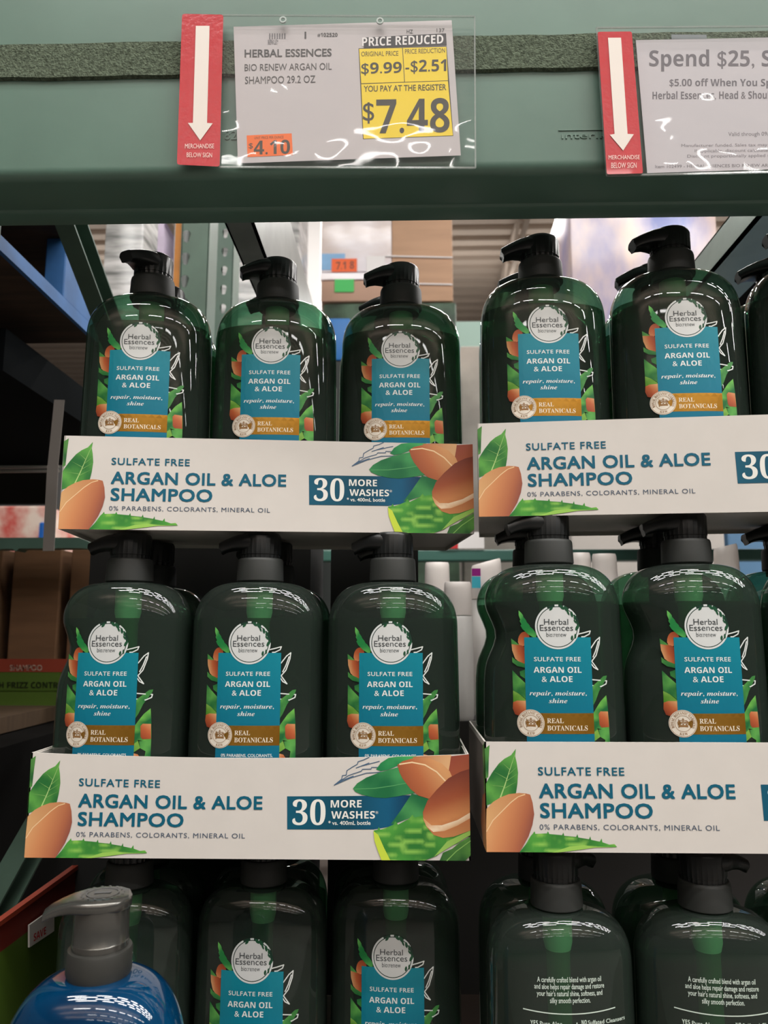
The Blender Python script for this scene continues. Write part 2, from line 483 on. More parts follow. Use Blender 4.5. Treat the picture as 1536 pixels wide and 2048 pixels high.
A.text('-$2.51', 1130, 1326, 346, 290, rgb(58, 54, 46), 3, 'sansb', slope=-.03)
A.text('YOU PAY AT THE REGISTER', 930, 1326, 440, 412, rgb(74, 66, 36), 3, off=.012, slope=-.022)
A.text('$', 926, 980, 578, 488, rgb(58, 54, 48), 3, 'sansb')
A.text('7.48', 990, 1342, 640, 478, rgb(58, 54, 48), 3, 'sansb', slope=-.02)
A.poly([(368, 650), (584, 640), (590, 744), (372, 754)], rgb(238, 110, 42), 1)
A.text('UNIT PRICE PER OUNCE', 405, 545, 668, 656, rgb(120, 66, 30), 2, slope=-.03)
A.text('$', 378, 398, 712, 686, rgb(70, 60, 50), 2, 'sansb')
A.text('4.10', 402, 576, 742, 676, rgb(70, 60, 50), 2, 'sansb', slope=-.03)
A.text('BERKLEY', 470, 520, 212, 190, rgb(96, 92, 96), 2); 
for i in range(7): A.poly([(476 + i * 12, 160), (482 + i * 12, 160), (482 + i * 12, 186), (476 + i * 12, 186)], rgb(110, 106, 108), 2)
A.poly([(646, 152), (654, 152), (654, 186), (646, 186)], GREYT, 2)
tag(A.build('price_card', [INK], lambda x, y, l: at(340 + x / 2.4, y / 2.4, BY - .0038 - l * .00008)),
    'white price card with yellow price reduced box, in a clear sleeve', 'price card')
# second sign, 3.368x enlargement from (1080, 0)
sign_holder('clear sign holder with red arrow strip, holding the spend offer card',
            [(380, 188), (1900, 176), (1940, 1150), (450, 1184)], [(388, 214), (618, 212), (694, 1168), (450, 1174)],
            [(458, 254), (546, 254), (590, 902), (632, 904), (560, 1014), (470, 908), (502, 902)],
            ('MERCHANDISE', 462, 672, 1074, 1046, -.01), ('BELOW SIGN', 480, 650, 1132, 1096, -.01), BY - .007, 3.368, 1080, 0, .0002)
A = Art()
A.poly([(645, 270), (1860, 246), (1900, 1130), (722, 1166)], rgb(192, 186, 189), 0, step=150)
A.text('Spend $25, Save $5', 736, 1990, 446, 340, rgb(96, 90, 96), 1, 'sansb')
A.text('$5.00 off When You Spend $25', 872, 1800, 580, 532, rgb(96, 90, 96), 1, 'sansb')
A.text('Herbal Essences, Head & Shoulders', 758, 1660, 668, 618, rgb(96, 90, 96), 1, 'sansb', slope=-.004)
A.text('Valid through 09/17', 1268, 1580, 916, 890, rgb(120, 114, 118), 1, slope=-.01)
A.text('Manufacturer funded. Sales tax may be due on full price', 952, 1860, 990, 970, rgb(132, 126, 130), 1, slope=-.01)
A.text('If applicable, discount calculated on lowest price', 1042, 1820, 1026, 1006, rgb(132, 126, 130), 1, slope=-.01)
A.text('Discount proportionally applied to all participating', 992, 1830, 1062, 1042, rgb(132, 126, 130), 1, slope=-.01)
A.text('Item 102499 - HERBAL ESSENCES BIO RENEW ARGAN OIL SHAMPOO', 776, 1860, 1132, 1112, rgb(120, 114, 118), 1, slope=-.012)
A.poly([(884, 232), (1122, 234), (1124, 262), (886, 264)], rgb(112, 118, 120), 0)
tag(A.build('offer_card', [INK], lambda x, y, l: at(1080 + x / 3.368, y / 3.368, BY - .0038 - l * .00008)),
    'white offer card in grey lettering about spending, right of the price card', 'offer card')
# three hang rings on the first sleeve
for k, (x, y) in enumerate(((566, 40), (760, 42))):
    p = at(x, y, BY - .008); bm = bmesh.new()
    for s_ in range(16):
        a0, a1 = 2 * PI * s_ / 16, 2 * PI * (s_ + 1) / 16
        bar(bm, p + Vector((math.cos(a0), 0, math.sin(a0))) * .0022, p + Vector((math.cos(a1), 0, math.sin(a1))) * .0022, .0012, .0012, (0, 1, 0))
    o = obj('hang_ring', bm, mat('clear_ring', rgb(190, 200, 195), .15))
    hold = [x_ for x_ in C.objects if x_.name == 'sign_holder'][0]
    o.parent = hold; o.location = -hold.location

# ------------------------------------------------------------------ shampoo bottle
HB = .2000; NEX = 2.5; R0 = math.radians
def half(z):
    """half width, half depth of the body at height z"""
    if z < .004: k = (z / .004); r = .0035 * (1 - math.sqrt(max(0, 1 - (1 - k) ** 2)))
    else: r = 0
    a = .0532 - .0012 * z / .17; b = .0318 - .0006 * z / .17
    if z > .162:
        t = min(1, (z - .162) / .038)
        k = (1 - t ** 2.5) ** (1 / 2.5)
        a = .0155 + (a - .0155) * k; b = .0155 + (b - .0155) * k
    return a - r, b - r
def section(z, inset=0.0, dent=False, n=144):
    a, b = half(z); a -= inset; b -= inset; P = []
    rn = 2 + (NEX - 2) * min(1, max(0, (a - .0155) / .02))
    for i in range(n):
        t = 2 * PI * i / n; c, s_ = math.cos(t), math.sin(t)
        x = a * math.copysign(abs(c) ** (2 / rn), c); y = b * math.copysign(abs(s_) ** (2 / rn), s_)
        if dent and x < 0:
            g = math.exp(-((z - .146) / .017) ** 2); e = max(0, (-x / .05 - .45) / .55)
            x += .0085 * g * e ** 1.2; y *= 1 - .12 * g * e
            x -= .0006 * e * max(0, 1 - z / .12)
        P.append((x, y, z))
    return P
def front_y(x, z):
    a, b = half(min(z, .16)); k = min(.999, abs(x) / a)
    return -b * (1 - k ** NEX) ** (1 / NEX)
def body_mesh(dent):
    bm = bmesh.new()
    zs = [0, .0006, .0014, .0025, .004, .01] + [.02 + .01 * i for i in range(10)] + [.12 + .006 * i for i in range(7)] + [.162 + .038 * (math.sin(PI / 2 * i / 28)) for i in range(1, 29)]
    loft(bm, [section(z, 0, dent) for z in zs])
    return bm
def liquid_mesh(dent):
    bm = bmesh.new()
    zs = [.0016, .0025, .004, .01] + [.02 + .01 * i for i in range(10)] + [.12 + .006 * i for i in range(7)] + [.165, .168, .171]
    loft(bm, [section(z, .0013, dent) for z in zs])
    return bm
def pump_mesh():
    bm = bmesh.new()
    n = 56
    loft(bm, [circ(.0145, .0192, n, rib=.0006), circ(.0145, .0225, n, rib=.0006)])
    loft(bm, [circ(.0150, .0227, n, rib=.0005), circ(.0150, .0375, n, rib=.0005), circ(.0148, .0393, n), circ(.0140, .0402, n), circ(.012, .0405, n)])
    secs = [(.004, .0404, .0250, .0138), (-.011, .0401, .0258, .0136), (-.0165, .0393, .0264, .0112), (-.0215, .0376, .0262, .0090), (-.0265, .0353, .0249, .0075), (-.0315, .0326, .0230, .0063)]
    rings = []
    for x, zt, zb, hw in secs:
        r = []
        for i in range(20):
            t = 2 * PI * i / 20; c, s_ = math.cos(t), math.sin(t)
            r.append((x + (.002 * (s_ < 0) if x < -.03 else 0), hw * math.copysign(abs(c) ** .55, c), (zt + zb) / 2 + (zt - zb) / 2 * math.copysign(abs(s_) ** .55, s_)))
        rings.append(r)
    loft(bm, rings)
    return bm
def collar_mesh():
    bm = bmesh.new()
    loft(bm, [circ(.0152, -.004, 48), circ(.0152, .0005, 48)])
    loft(bm, [circ(.0172, .0006, 48), circ(.0179, .0014, 48), circ(.0179, .003, 48), circ(.0174, .017, 48), circ(.0170, .0186, 48), circ(.0164, .0193, 48), circ(.0140, .0194, 48)])
    return bm
def tube_mesh():
    bm = bmesh.new()
    loft(bm, [circ(.0105, .1985, 28), circ(.0105, .176, 28), circ(.0085, .1675, 28), circ(.0085, .090, 28), circ(.0036, .087, 28), circ(.0036, .012, 28)])
    return bm
# label artwork, traced on an enlargement: u in panel widths from its left edge, w in panel widths down from its top
PW = .0486; PZ = .1445; PX = -.0255
def front_label_art():
    A = Art()
    cv = lambda X, Y: ((X - (228 - 33 * (Y - 640) / 1310)) / 815, (Y - 640) / 815)
    cp = lambda pts: [cv(*p) for p in pts]
    G1, G2, G3 = rgb(32, 104, 56), rgb(96, 168, 80), rgb(140, 186, 84)
    O1, O2, O3 = rgb(128, 52, 34), rgb(188, 98, 58), rgb(226, 174, 120)
    gl = leafcol(G1, G2, 7)
    st = .06
    nut = lambda p, q: grad(cv(*p), cv(*q), (0, O3), (.45, O2), (1, O1))
    A.poly(cp([(160, 640), (190, 590), (230, 570), (280, 575), (290, 620), (300, 680), (215, 760), (150, 720)]), nut((100, 760), (300, 570)), 1, st, sm=2)
    A.poly(cp([(180, 310), (210, 340), (230, 370), (232, 390), (262, 430), (268, 452), (300, 490), (306, 510), (340, 540), (380, 600), (370, 660), (280, 605), (215, 540), (192, 495), (205, 480), (186, 440), (194, 425), (178, 370)]), leafcol(rgb(38, 130, 66), rgb(120, 205, 100), 6), 2, st)
    A.poly(cp([(75, 655), (130, 700), (165, 735), (75, 722)]), gl, 2, st)
    A.poly(cp([(75, 700), (150, 720), (240, 760), (240, 965), (180, 962), (110, 900), (80, 800)]), nut((70, 800), (230, 760)), 1, st)
    A.poly(cp([(75, 880), (110, 915), (240, 970), (240, 1015), (130, 990), (75, 945)]), gl, 2, st)
    A.poly(cp([(155, 1055), (240, 1025), (240, 1160), (160, 1105)]), gl, 1, st)
    A.poly(cp([(70, 1040), (130, 1110), (230, 1210), (230, 1400), (130, 1320), (65, 1285)]), leafcol(G1, G2, 9, 3), 2, st)
    A.poly(cp([(65, 1285), (130, 1320), (230, 1410), (230, 1450), (60, 1450)]), leafcol(rgb(80, 140, 44), G3, 8), 1, st)
    A.poly(cp([(60, 1425), (110, 1405), (230, 1405), (230, 1500), (140, 1590), (75, 1570), (52, 1500)]), nut((200, 1400), (60, 1560)), 3, st)
    # right side
    A.poly(cp([(1225, 1105), (1215, 1140), (1160, 1220), (1110, 1290), (1060, 1400), (990, 1510), (990, 1260), (1080, 1190), (1180, 1110)]), leafcol(G1, G2, 7, 5), 1, st)
    A.poly(cp([(1200, 1340), (1212, 1520), (1212, 1740), (1130, 1745), (1060, 1730), (980, 1860), (980, 1600), (1060, 1490), (1120, 1410)]), leafcol(G1, rgb(120, 196, 84), 8, 1), 1, st)
    A.poly(cp([(1085, 1560), (1110, 1530), (1208, 1535), (1210, 1720), (1110, 1722), (1088, 1690)]), nut((1240, 1500), (1060, 1740)), 2, st)
    A.poly(cp([(1070, 1745), (1212, 1735), (1208, 1990), (1130, 1990), (1150, 1870), (1085, 1830)]), leafcol(G1, G2, 8, 2), 1, st)
    A.poly(cp([(980, 1800), (1060, 1740), (1085, 1830), (980, 1900)]), leafcol(rgb(80, 140, 44), G3, 8), 2, st)
    A.poly(cp([(960, 1880), (1060, 1905), (1115, 1990), (1120, 2080), (960, 2080)]), nut((960, 1900), (1110, 2060)), 3, st)
    A.poly(cp([(120, 2080), (330, 2060), (620, 2100), (900, 2085), (700, 2125), (400, 2130), (160, 2110)]), gl, 1, st)
    wl = rgb(232, 236, 232)
    for P in ([(900, 600), (915, 595), (960, 585), (1045, 562), (1030, 600), (965, 632), (930, 634)], [(1040, 770), (1110, 680), (1162, 640), (1150, 720), (1100, 860), (1040, 930), (1112, 1032), (1060, 1002), (1032, 960)],
              [(1020, 1150), (1120, 1160), (1218, 1168), (1208, 1205), (1140, 1235), (1010, 1220)], [(1060, 880), (1100, 800), (1140, 690)]):
        A.stroke(cp(P), .017, wl, 2)
    # teal panel
    teal = grad((0, 0), (0, 1.75), (0, rgb(22, 134, 152)), (1, rgb(8, 104, 134)))
    A.poly([(0, 0), (1, 0), (1, 1.745), (0, 1.745)], teal, 4, .12, mi=1)
    # logo disc
    c = (.50, -.158); K = rgb(66, 72, 74)
    A.disc(c, 0, .335, rgb(34, 60, 48), 5)
    for a0_, a1_ in ((0, 243), (264, 274), (287, 292), (304, 330)):
        A.disc(c, .308, .335, rgb(226, 230, 228), 6, a0=R0(a0_), a1=R0(a1_))
    A.disc(c, 0, .296, rgb(222, 224, 222), 6)
    for an, r, s_, w_ in ((-62, .30, .075, .032), (-40, .29, .06, .028), (-108, .285, .05, .025), (-52, .27, .06, .02), (-28, .30, .06, .022), (-15, .285, .05, .02), (-75, .3, .06, .03), (2, .30, .07, .03), (38, .27, .05, .024), (28, .30, .05, .02)):
        t = math.radians(an); cx, cy = c[0] + r * math.cos(t), c[1] + r * math.sin(t); d = t + PI / 2 + (.5 if s_ > .055 else -.5)
        dx, dy = math.cos(d), math.sin(d)
        A.poly([(cx - dx * s_, cy - dy * s_), (cx - dy * w_, cy + dx * w_), (cx + dx * s_, cy + dy * s_), (cx + dy * w_, cy - dx * w_)], rgb(38, 84, 58), 7, sm=3)
    A.text('Herbal', .30, .665, -.19, -.275, K, 7)
    A.text('Essences', .235, .735, -.098, -.188, K, 7)
    A.text('bio:renew', .33, .63, -.008, -.076, K, 7)
    wt = rgb(236, 240, 238)
    A.text('SULFATE FREE', .135, .835, .355, .292, wt, 6, off=.012, sp=1.1)
    A.text('ARGAN OIL', .125, .84, .525, .44, wt, 6, 'sansb')
    A.text('& ALOE', .24, .70, .66, .575, wt, 6, 'sansb')
    A.text('repair, moisture,', .055, .905, .857, .812, wt, 6, 'serifbi', ref='x')
    A.text('shine', .335, .61, .968, .923, wt, 6, 'serifbi', ref='x')
    gold = grad((0, 1.1), (1, 1.4), (0, rgb(190, 138, 52)), (.6, rgb(206, 152, 62)), (1, rgb(180, 128, 44)))
    A.poly([(0, 1.115), (1, 1.115), (1, 1.415), (0, 1.415)], gold, 5, .12, mi=2)
    cr = rgb(238, 226, 206)
    A.text('REAL', .30, .545, 1.258, 1.19, cr, 6, 'serifb')
    A.text('BOTANICALS', .30, .90, 1.365, 1.295, cr, 6, 'serifb')
    A.text('0% PARABENS, COLORANTS,', .095, .90, 1.585, 1.54, wt, 6, off=.01)
    A.text('MINERAL OIL', .30, .70, 1.672, 1.627, wt, 6, off=.01)
    # round seal
    c = (.065, 1.262); gb = rgb(150, 112, 70)
    A.disc(c, 0, .198, rgb(236, 226, 210), 6)
    A.disc(c, .184, .189, gb, 7); A.disc(c, .112, .117, gb, 7)
    A.ring_text('ROYAL BOTANIC GARDENS', c, .132, .038, PI * .86, PI * 2.14, gb, 7, 'serifb')
    A.ring_text('KEW', c, .170, -.038, PI * .62, PI * .38, gb, 7, 'serifb')
    x, y = c; u = .01
    A.poly([(x - 7 * u, y + 5 * u), (x + 7 * u, y + 5 * u), (x + 6.5 * u, y + 2 * u), (x - 6.5 * u, y + 2 * u)], gb, 7)
    for dx in (-4.6, 0, 4.6): A.disc((x + dx * u, y - .5 * u), 1.1 * u, 2.6 * u, gb, 7, n=16, a0=PI, a1=2 * PI)
    for dx in (-4.6, 0, 4.6): A.disc((x + dx * u, y + .6 * u), 0, 1.2 * u, gb, 7, n=10)
    A.stroke([(x - 7 * u, y + 2 * u), (x - 7.6 * u, y - 2 * u), (x - 5 * u, y - 4.6 * u), (x, y - 4 * u), (x + 5 * u, y - 4.6 * u), (x + 7.6 * u, y - 2 * u), (x + 7 * u, y + 2 * u)], .009, gb, 7)
    A.poly([(x - .6 * u, y - 8 * u), (x + .6 * u, y - 8 * u), (x + .6 * u, y - 4 * u), (x - .6 * u, y - 4 * u)], gb, 7)
    A.poly([(x - 1.8 * u, y - 6.6 * u), (x + 1.8 * u, y - 6.6 * u), (x + 1.8 * u, y - 5.6 * u), (x - 1.8 * u, y - 5.6 * u)], gb, 7)
    return A
def label_map(x, w, lay):
    X = PX + x * PW; Z = PZ - w * PW
    return (X, front_y(X, Z) - .0002 - lay * .00007, Z)
def back_label_art():
    A = Art(); wt = rgb(206, 220, 208)
    z = .1605
    for t, wd_ in (('A carefully crafted blend with argan oil', .0445), ('and aloe helps repair damage and restore', .0485), ("your hair's natural shine, softness, and", .0455), ('silky smooth perfection.', .028)):
        A.text(t, -wd_ / 2, wd_ / 2, z, z + .0022, wt, 0, ref='x', off=.008, res=2); z -= .0044
    A.stroke([(-.032 + .064 * i / 14, .1425 - .0022 * math.sin(PI * i / 14)) for i in range(15)], .0007, wt, 0)
    A.poly([(.0036, .06), (.0043, .06), (.0043, .135), (.0036, .135)], wt, 0)
    z = .133
    for a, b in (('YES', 'Pure Aloe'), ('YES', 'Real Botanicals'), ('YES', '90% Natural Origin*'), ('YES', 'Color Safe'), ('', '& pH Balanced')):
        if a: A.text(a, -.0275, -.0225, z, z + .0029, wt, 0, 'sansb', res=2)
        A.text(b, -.0212, 0, z, z + .0026, wt, 0, fitw=False, res=2, off=.008); z -= .0042
    z = .1335
    for b in ('Sulfated Cleansers', 'Parabens', 'Dyes', 'Silicone'):
        A.text('NO', .0072, .0108, z, z + .0029, wt, 0, 'sansb', res=2)
        A.text(b, .0116, .02, z, z + .0026, wt, 0, fitw=False, res=2, off=.008); z -= .0042
    return A
GROUPB = 'green shampoo pump bottles in the white trays'
proto = {}
def make_bottle(dent):
    r = empty('shampoo_bottle', 'x', 'bottle', (0, 0, 0), 0, GROUPB)
    obj('bottle_body', body_mesh(dent), BOTTLE, r, smooth=50)
    obj('liquid', liquid_mesh(dent), LIQUID, r, smooth=50)['label'] = 'dark green shampoo filling the bottle'
    obj('dip_tube', tube_mesh(), TUBE, r, smooth=50)['label'] = 'pale dip tube seen inside'
    c_ = obj('collar', collar_mesh(), BLACKM, r, smooth=35, loc=(0, 0, HB)); c_.scale = (1.06, 1.06, 1)
    c_ = obj('pump_head', pump_mesh(), BLACKP, r, smooth=35, loc=(0, 0, HB)); c_.scale = (1.06, 1.06, .995)
    return r
FLA = front_label_art().build('front_label', [LABEL, LABEL, FOIL], label_map)
FLA['label'] = 'teal printed label with botanical art'
BLA = back_label_art().build('back_label', [INK], lambda x, z, l: (-x, -front_y(x, z) + .0003, z))
BLA['label'] = 'white printed text on the back'
def place_bottle(label, loc, rz, pump_rz, dent=False, back=False):
    if dent not in proto:
        proto[dent] = make_bottle(dent); r = proto[dent]
    else:
        r = proto[dent].copy(); C.objects.link(r)
        for ch in proto[dent].children:
            if ch.name.startswith(('front', 'back')): continue
            c = ch.copy(); c.parent = r; C.objects.link(c)
    lab = BLA if back else FLA
    if lab.parent is None: lab.parent = r
    else:
        c = lab.copy(); c.parent = r; C.objects.link(c)
    r.location = loc; r.rotation_euler = (0, 0, rz); r['label'] = label
    for ch in r.children:
        if ch.name.startswith('pump_head'): ch.rotation_euler = (0, 0, pump_rz)
    return r

# ------------------------------------------------------------------ display tray
TW, TH, TD, TF = .329, .0749, .1345, .003
def tray_art():
    A = Art()
    TLp, TRp, BLp, BRp = (56.6, 1501.7), (942.3, 1505.3), (48.9, 1715.0), (945.7, 1720.0)
    def uv(px, py):
        v = .5; u = .5
        for _ in range(12):
            xl = BLp[0] + (TLp[0] - BLp[0]) * v; xr = BRp[0] + (TRp[0] - BRp[0]) * v
            u = (px - xl) / (xr - xl)
            yb = BLp[1] + (BRp[1] - BLp[1]) * u; yt = TLp[1] + (TRp[1] - TLp[1]) * u + 4 * 9.5 * u * (1 - u)
            v = (yb - py) / (yb - yt)
        return (min(1, max(0, u)) * TW, min(1, max(0, v)) * TH)
    a = lambda pts: [uv(40 + x / 4.5176, 1480 + y / 4.5176) for x, y in pts]
    b = lambda pts: [uv(560 + x / 3.84, 1480 + y / 3.84) for x, y in pts]
    st = .0035
    G1, G2, G3 = rgb(34, 88, 46), rgb(94, 152, 72), rgb(150, 186, 80)
    gl = leafcol(G1, G2, 110)
    N1, N2, N3, N4 = rgb(206, 150, 100), rgb(188, 118, 76), rgb(150, 82, 56), rgb(112, 58, 62)
    A.poly(a([(72, 160), (118, 128), (105, 250), (92, 410), (68, 425)]), gl, 1, st)
    A.poly(a([(345, 170), (300, 225), (240, 255), (190, 295), (130, 370), (90, 430), (68, 470), (62, 660), (180, 615), (320, 575), (340, 480), (352, 380), (345, 290), (335, 235)]), leafcol(rgb(38, 104, 50), rgb(96, 164, 72), 120), 1, st * .8)
    A.stroke(a([(185, 595), (230, 490), (275, 370), (335, 215)]), .0009, rgb(176, 206, 130), 2, taper=True)
    for p, q in (((215, 520), (330, 460)), ((240, 455), (345, 390)), ((262, 400), (343, 330)), ((225, 500), (100, 480)), ((250, 430), (150, 370)), ((280, 350), (220, 290))):
        A.stroke(a([p, q]), .0004, rgb(130, 176, 96), 2, taper=True)
    nutp = [(445, 572), (462, 640), (470, 740), (450, 830), (410, 930), (360, 1010), (325, 1066), (38, 1066), (48, 850), (60, 690), (120, 630), (190, 590), (260, 565), (350, 556), (410, 562)]
    ga = a([(60, 760), (480, 900)])
    A.poly(a(nutp), grad(ga[0], ga[1], (0, rgb(216, 160, 108)), (.35, rgb(202, 134, 88)), (.72, rgb(170, 100, 70)), (1, N4)), 3, st * .8)
    A.stroke(a([(400, 570), (340, 588), (270, 640), (190, 715), (110, 790), (50, 885)]), .0007, rgb(232, 196, 150), 4)
    A.poly(a([(190, 590), (260, 565), (350, 556), (410, 562), (340, 585), (270, 632), (190, 705), (110, 780), (50, 865), (60, 690), (120, 630)]), grad(*a([(60, 800), (340, 560)]), (0, rgb(212, 164, 112)), (1, rgb(190, 130, 86))), 4, st)
    al = [(430, 925), (450, 905), (465, 886), (470, 908), (570, 905), (580, 886), (590, 910), (700, 920), (712, 898), (718, 925), (820, 935), (832, 912), (838, 940), (930, 955), (942, 930), (946, 960), (1020, 975), (1038, 948), (1042, 980), (1100, 1000), (1145, 995), (1165, 1020), (1100, 1022), (980, 1022), (860, 1042), (740, 1057), (640, 1070), (325, 1066), (380, 1000)]
    def aloec(x, y):
        s_ = nz(x * .45, y * 1.6, 260)
        return mixc(mixc(rgb(44, 116, 48), rgb(76, 152, 60), nz(x, y, 60) + .5), rgb(136, 190, 84), (s_ - .1) * 3)
    A.poly(a(al), aloec, 2, st * .6)
    A.poly(a([(600, 1066), (760, 1015), (880, 1004), (960, 1015), (1140, 1021), (980, 1024), (860, 1040), (660, 1069)]), rgb(150, 196, 88), 3, st)
    TEAL = rgb(8, 90, 114)
    def txt(s_, f, x0, x1, yb, yc, col, lay, **k):
        p = f([(x0, yb), (x1, yb)]); q_ = f([(x0, yc)])
        A.text(s_, p[0][0], p[1][0], p[0][1], q_[0][1], col, lay, **k)
    full = lambda pts: [uv(x, y) for x, y in pts]
    X = lambda v_: 40 + v_ / 4.5176
    Y = lambda v_: 1480 + v_ / 4.5176
    txt('SULFATE FREE', full, X(525), X(1268), Y(406), Y(338), TEAL, 2, bold=.022, sp=1.12)
    txt('ARGAN OIL & ALOE', full, X(525), 528, Y(600), Y(482), TEAL, 2, bold=.034, sp=1.05)
    txt('SHAMPOO', full, X(525), X(1487), Y(770), Y(650), TEAL, 2, bold=.034, sp=1.05)
    txt('0% PARABENS, COLORANTS, MINERAL OIL', full, X(510), 494.5, Y(872), Y(828), rgb(72, 86, 104), 2, sp=1.12)
    # sketch leaf
    nv = rgb(70, 96, 122)
    for P in ([(432, 340), (490, 292), (495, 265), (525, 260), (530, 225), (575, 195), (610, 175), (615, 155), (660, 140), (700, 118)], [(432, 340), (540, 265), (580, 250), (640, 230), (650, 215), (715, 213), (720, 200), (780, 200)], [(432, 340), (560, 282), (680, 245), (800, 237)], [(432, 340), (500, 300), (580, 268)], [(640, 190), (780, 152)], [(600, 205), (700, 165)]):
        A.stroke(b(P), .0006, nv, 1)
    bx = [(70, 427), (1030, 418), (1100, 480), (870, 660), (740, 683), (74, 683)]
    A.poly(b(bx), grad(*b([(70, 500), (1030, 500)]), (0, rgb(10, 84, 108)), (.5, rgb(8, 68, 88)), (.8, rgb(14, 88, 122)), (1, rgb(8, 50, 80))), 1, .006)
    wt = rgb(232, 230, 222)
    txt('30', b, 112, 368, 648, 450, wt, 2, sty='serifb', ref='0')
    txt('MORE', b, 407, 645, 514, 457, wt, 2, sty='sansb')
    txt('WASHES', b, 412, 748, 600, 543, wt, 2, sty='sansb')
    txt('*', b, 752, 774, 580, 540, wt, 2, ref='*')
    txt('* vs. 400mL bottle', b, 390, 715, 648, 618, wt, 2, off=.012)
    A.poly(b([(755, 215), (790, 165), (850, 125), (920, 106), (1070, 104), (1000, 150), (925, 185), (850, 218), (790, 230)]), leafcol(rgb(30, 120, 70), rgb(70, 168, 96), 100), 2, st)
    A.poly(b([(1030, 405), (1160, 440), (1180, 470), (1115, 590), (1030, 590), (900, 640), (870, 642), (950, 530)]), leafcol(rgb(30, 104, 62), rgb(74, 150, 84), 100), 2, st)
    A.poly(b([(578, 365), (610, 325), (680, 280), (780, 240), (900, 205), (960, 190), (1000, 260), (1060, 400), (930, 425), (830, 440), (740, 435), (650, 415), (595, 390)]), leafcol(rgb(28, 104, 62), rgb(66, 148, 86), 90), 3, st)
    A.stroke(b([(590, 370), (740, 365), (880, 345), (1000, 320)]), .0006, rgb(84, 156, 96), 4)
    A.poly(b([(1030, 118), (1140, 98), (1330, 94), (1340, 170), (1330, 260), (1240, 220)]), grad(*b([(1030, 110), (1340, 220)]), (0, rgb(170, 104, 70)), (1, rgb(226, 180, 130))), 2, st)
    A.poly(b([(1330, 112), (1478, 92), (1478, 240), (1350, 290), (1310, 240), (1322, 170)]), grad(*b([(1340, 100), (1440, 270)]), (0, rgb(140, 66, 52)), (1, rgb(170, 92, 62))), 3, st)
    A.poly(b([(918, 180), (960, 150), (1060, 122), (1160, 125), (1260, 170), (1320, 230), (1345, 290), (1280, 330), (1230, 410), (1160, 445), (1080, 420), (1020, 370), (960, 290), (935, 240)]), grad(*b([(960, 320), (1230, 160)]), (0, rgb(150, 78, 50)), (.45, rgb(180, 104, 66)), (1, rgb(214, 156, 104))), 4, st * .8)
    A.stroke(b([(935, 175), (1030, 160), (1130, 180), (1220, 235), (1290, 310)]), .0010, rgb(238, 206, 162), 5, taper=False)
    big = [(740, 690), (770, 685), (778, 662), (790, 685), (840, 668), (890, 645), (905, 618), (925, 645), (1010, 600), (1035, 568), (1050, 590), (1150, 570), (1200, 640), (1300, 700), (1484, 680), (1484, 716), (1380, 790), (1300, 820), (1220, 885), (1130, 928), (800, 928), (770, 830), (745, 750)]
    A.poly(b(big), aloec, 4, st * .7)
    A.poly(b([(738, 695), (775, 725), (820, 825), (868, 928), (800, 928), (770, 840), (746, 770)]), rgb(196, 214, 70), 5, st)
    A.poly(b([(1484, 690), (1484, 726), (1330, 812), (1200, 892), (1300, 775)]), rgb(150, 194, 92), 5, st)
    A.poly(b([(1484, 735), (1400, 780), (1340, 830), (1270, 860), (1245, 928), (1440, 928), (1484, 880)]), leafcol(rgb(30, 80, 40), rgb(100, 160, 72), 120), 5, st)
    A.stroke(b([(1300, 920), (1370, 850), (1480, 770)]), .0006, rgb(140, 190, 100), 6)
    A.poly(b([(1484, 212), (1400, 235), (1310, 285), (1220, 375), (1150, 460), (1115, 550), (1120, 610), (1150, 670), (1200, 725), (1270, 747), (1350, 738), (1484, 690)]), grad(*b([(1250, 280), (1400, 720)]), (0, rgb(116, 56, 46)), (.4, rgb(160, 84, 54)), (.7, rgb(206, 138, 86)), (.8, rgb(190, 120, 76)), (1, rgb(196, 134, 84))), 6, st * .8)
    A.poly(b([(1115, 590), (1180, 650), (1260, 650), (1380, 610), (1484, 552), (1484, 596), (1380, 652), (1280, 694), (1195, 702), (1140, 655)]), grad(*b([(1200, 620), (1240, 720)]), (0, rgb(214, 160, 110)), (.55, rgb(244, 222, 190)), (1, rgb(214, 160, 110))), 7, st)
    return A
def side_art_and_shade():
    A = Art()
    A.poly([(.0015, .0005), (TD, .0005), (TD, .071), (.0015, .071)], rgb(112, 104, 98), 0)  # grey-brown sheet: shade between the columns put into the colour
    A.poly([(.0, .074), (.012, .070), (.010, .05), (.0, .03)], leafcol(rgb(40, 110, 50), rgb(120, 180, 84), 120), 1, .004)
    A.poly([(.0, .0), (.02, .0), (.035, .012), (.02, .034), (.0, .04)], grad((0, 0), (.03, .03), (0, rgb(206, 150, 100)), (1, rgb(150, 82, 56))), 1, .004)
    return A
def tray_body(sag):
    bm = bmesh.new(); t = .0012
    N = 24
    def wall(p, q, dx, dy, h=TH, sg=0.0, n=1, zb=0.0):
        rows = []
        for i in range(n + 1):
            u = i / n; x = p[0] + (q[0] - p[0]) * u; y = p[1] + (q[1] - p[1]) * u; z = h - sg * 4 * u * (1 - u)
            rows.append([(x, y, zb), (x, y, z), (x + dx, y + dy, z), (x + dx, y + dy, zb)])
        loft(bm, rows)
    wall((0, 0), (TW, 0), 0, t, sg=sag, n=N)
    wall((0, TD), (TW, TD), 0, -t)
    wall((0, 0), (0, TD), t, 0); wall((TW, 0), (TW, TD), -t, 0)
    add_box(bm, t, t, TF, TW - t, TD - t, TF + .001)
    # folded flaps at the rim corners
    add_box(bm, t, t, TH - .03, t + .0008, .05, TH - .001); add_box(bm, TW - t - .0008, t, TH - .03, TW - t, .05, TH - .001)
    return bm
TA = tray_art()
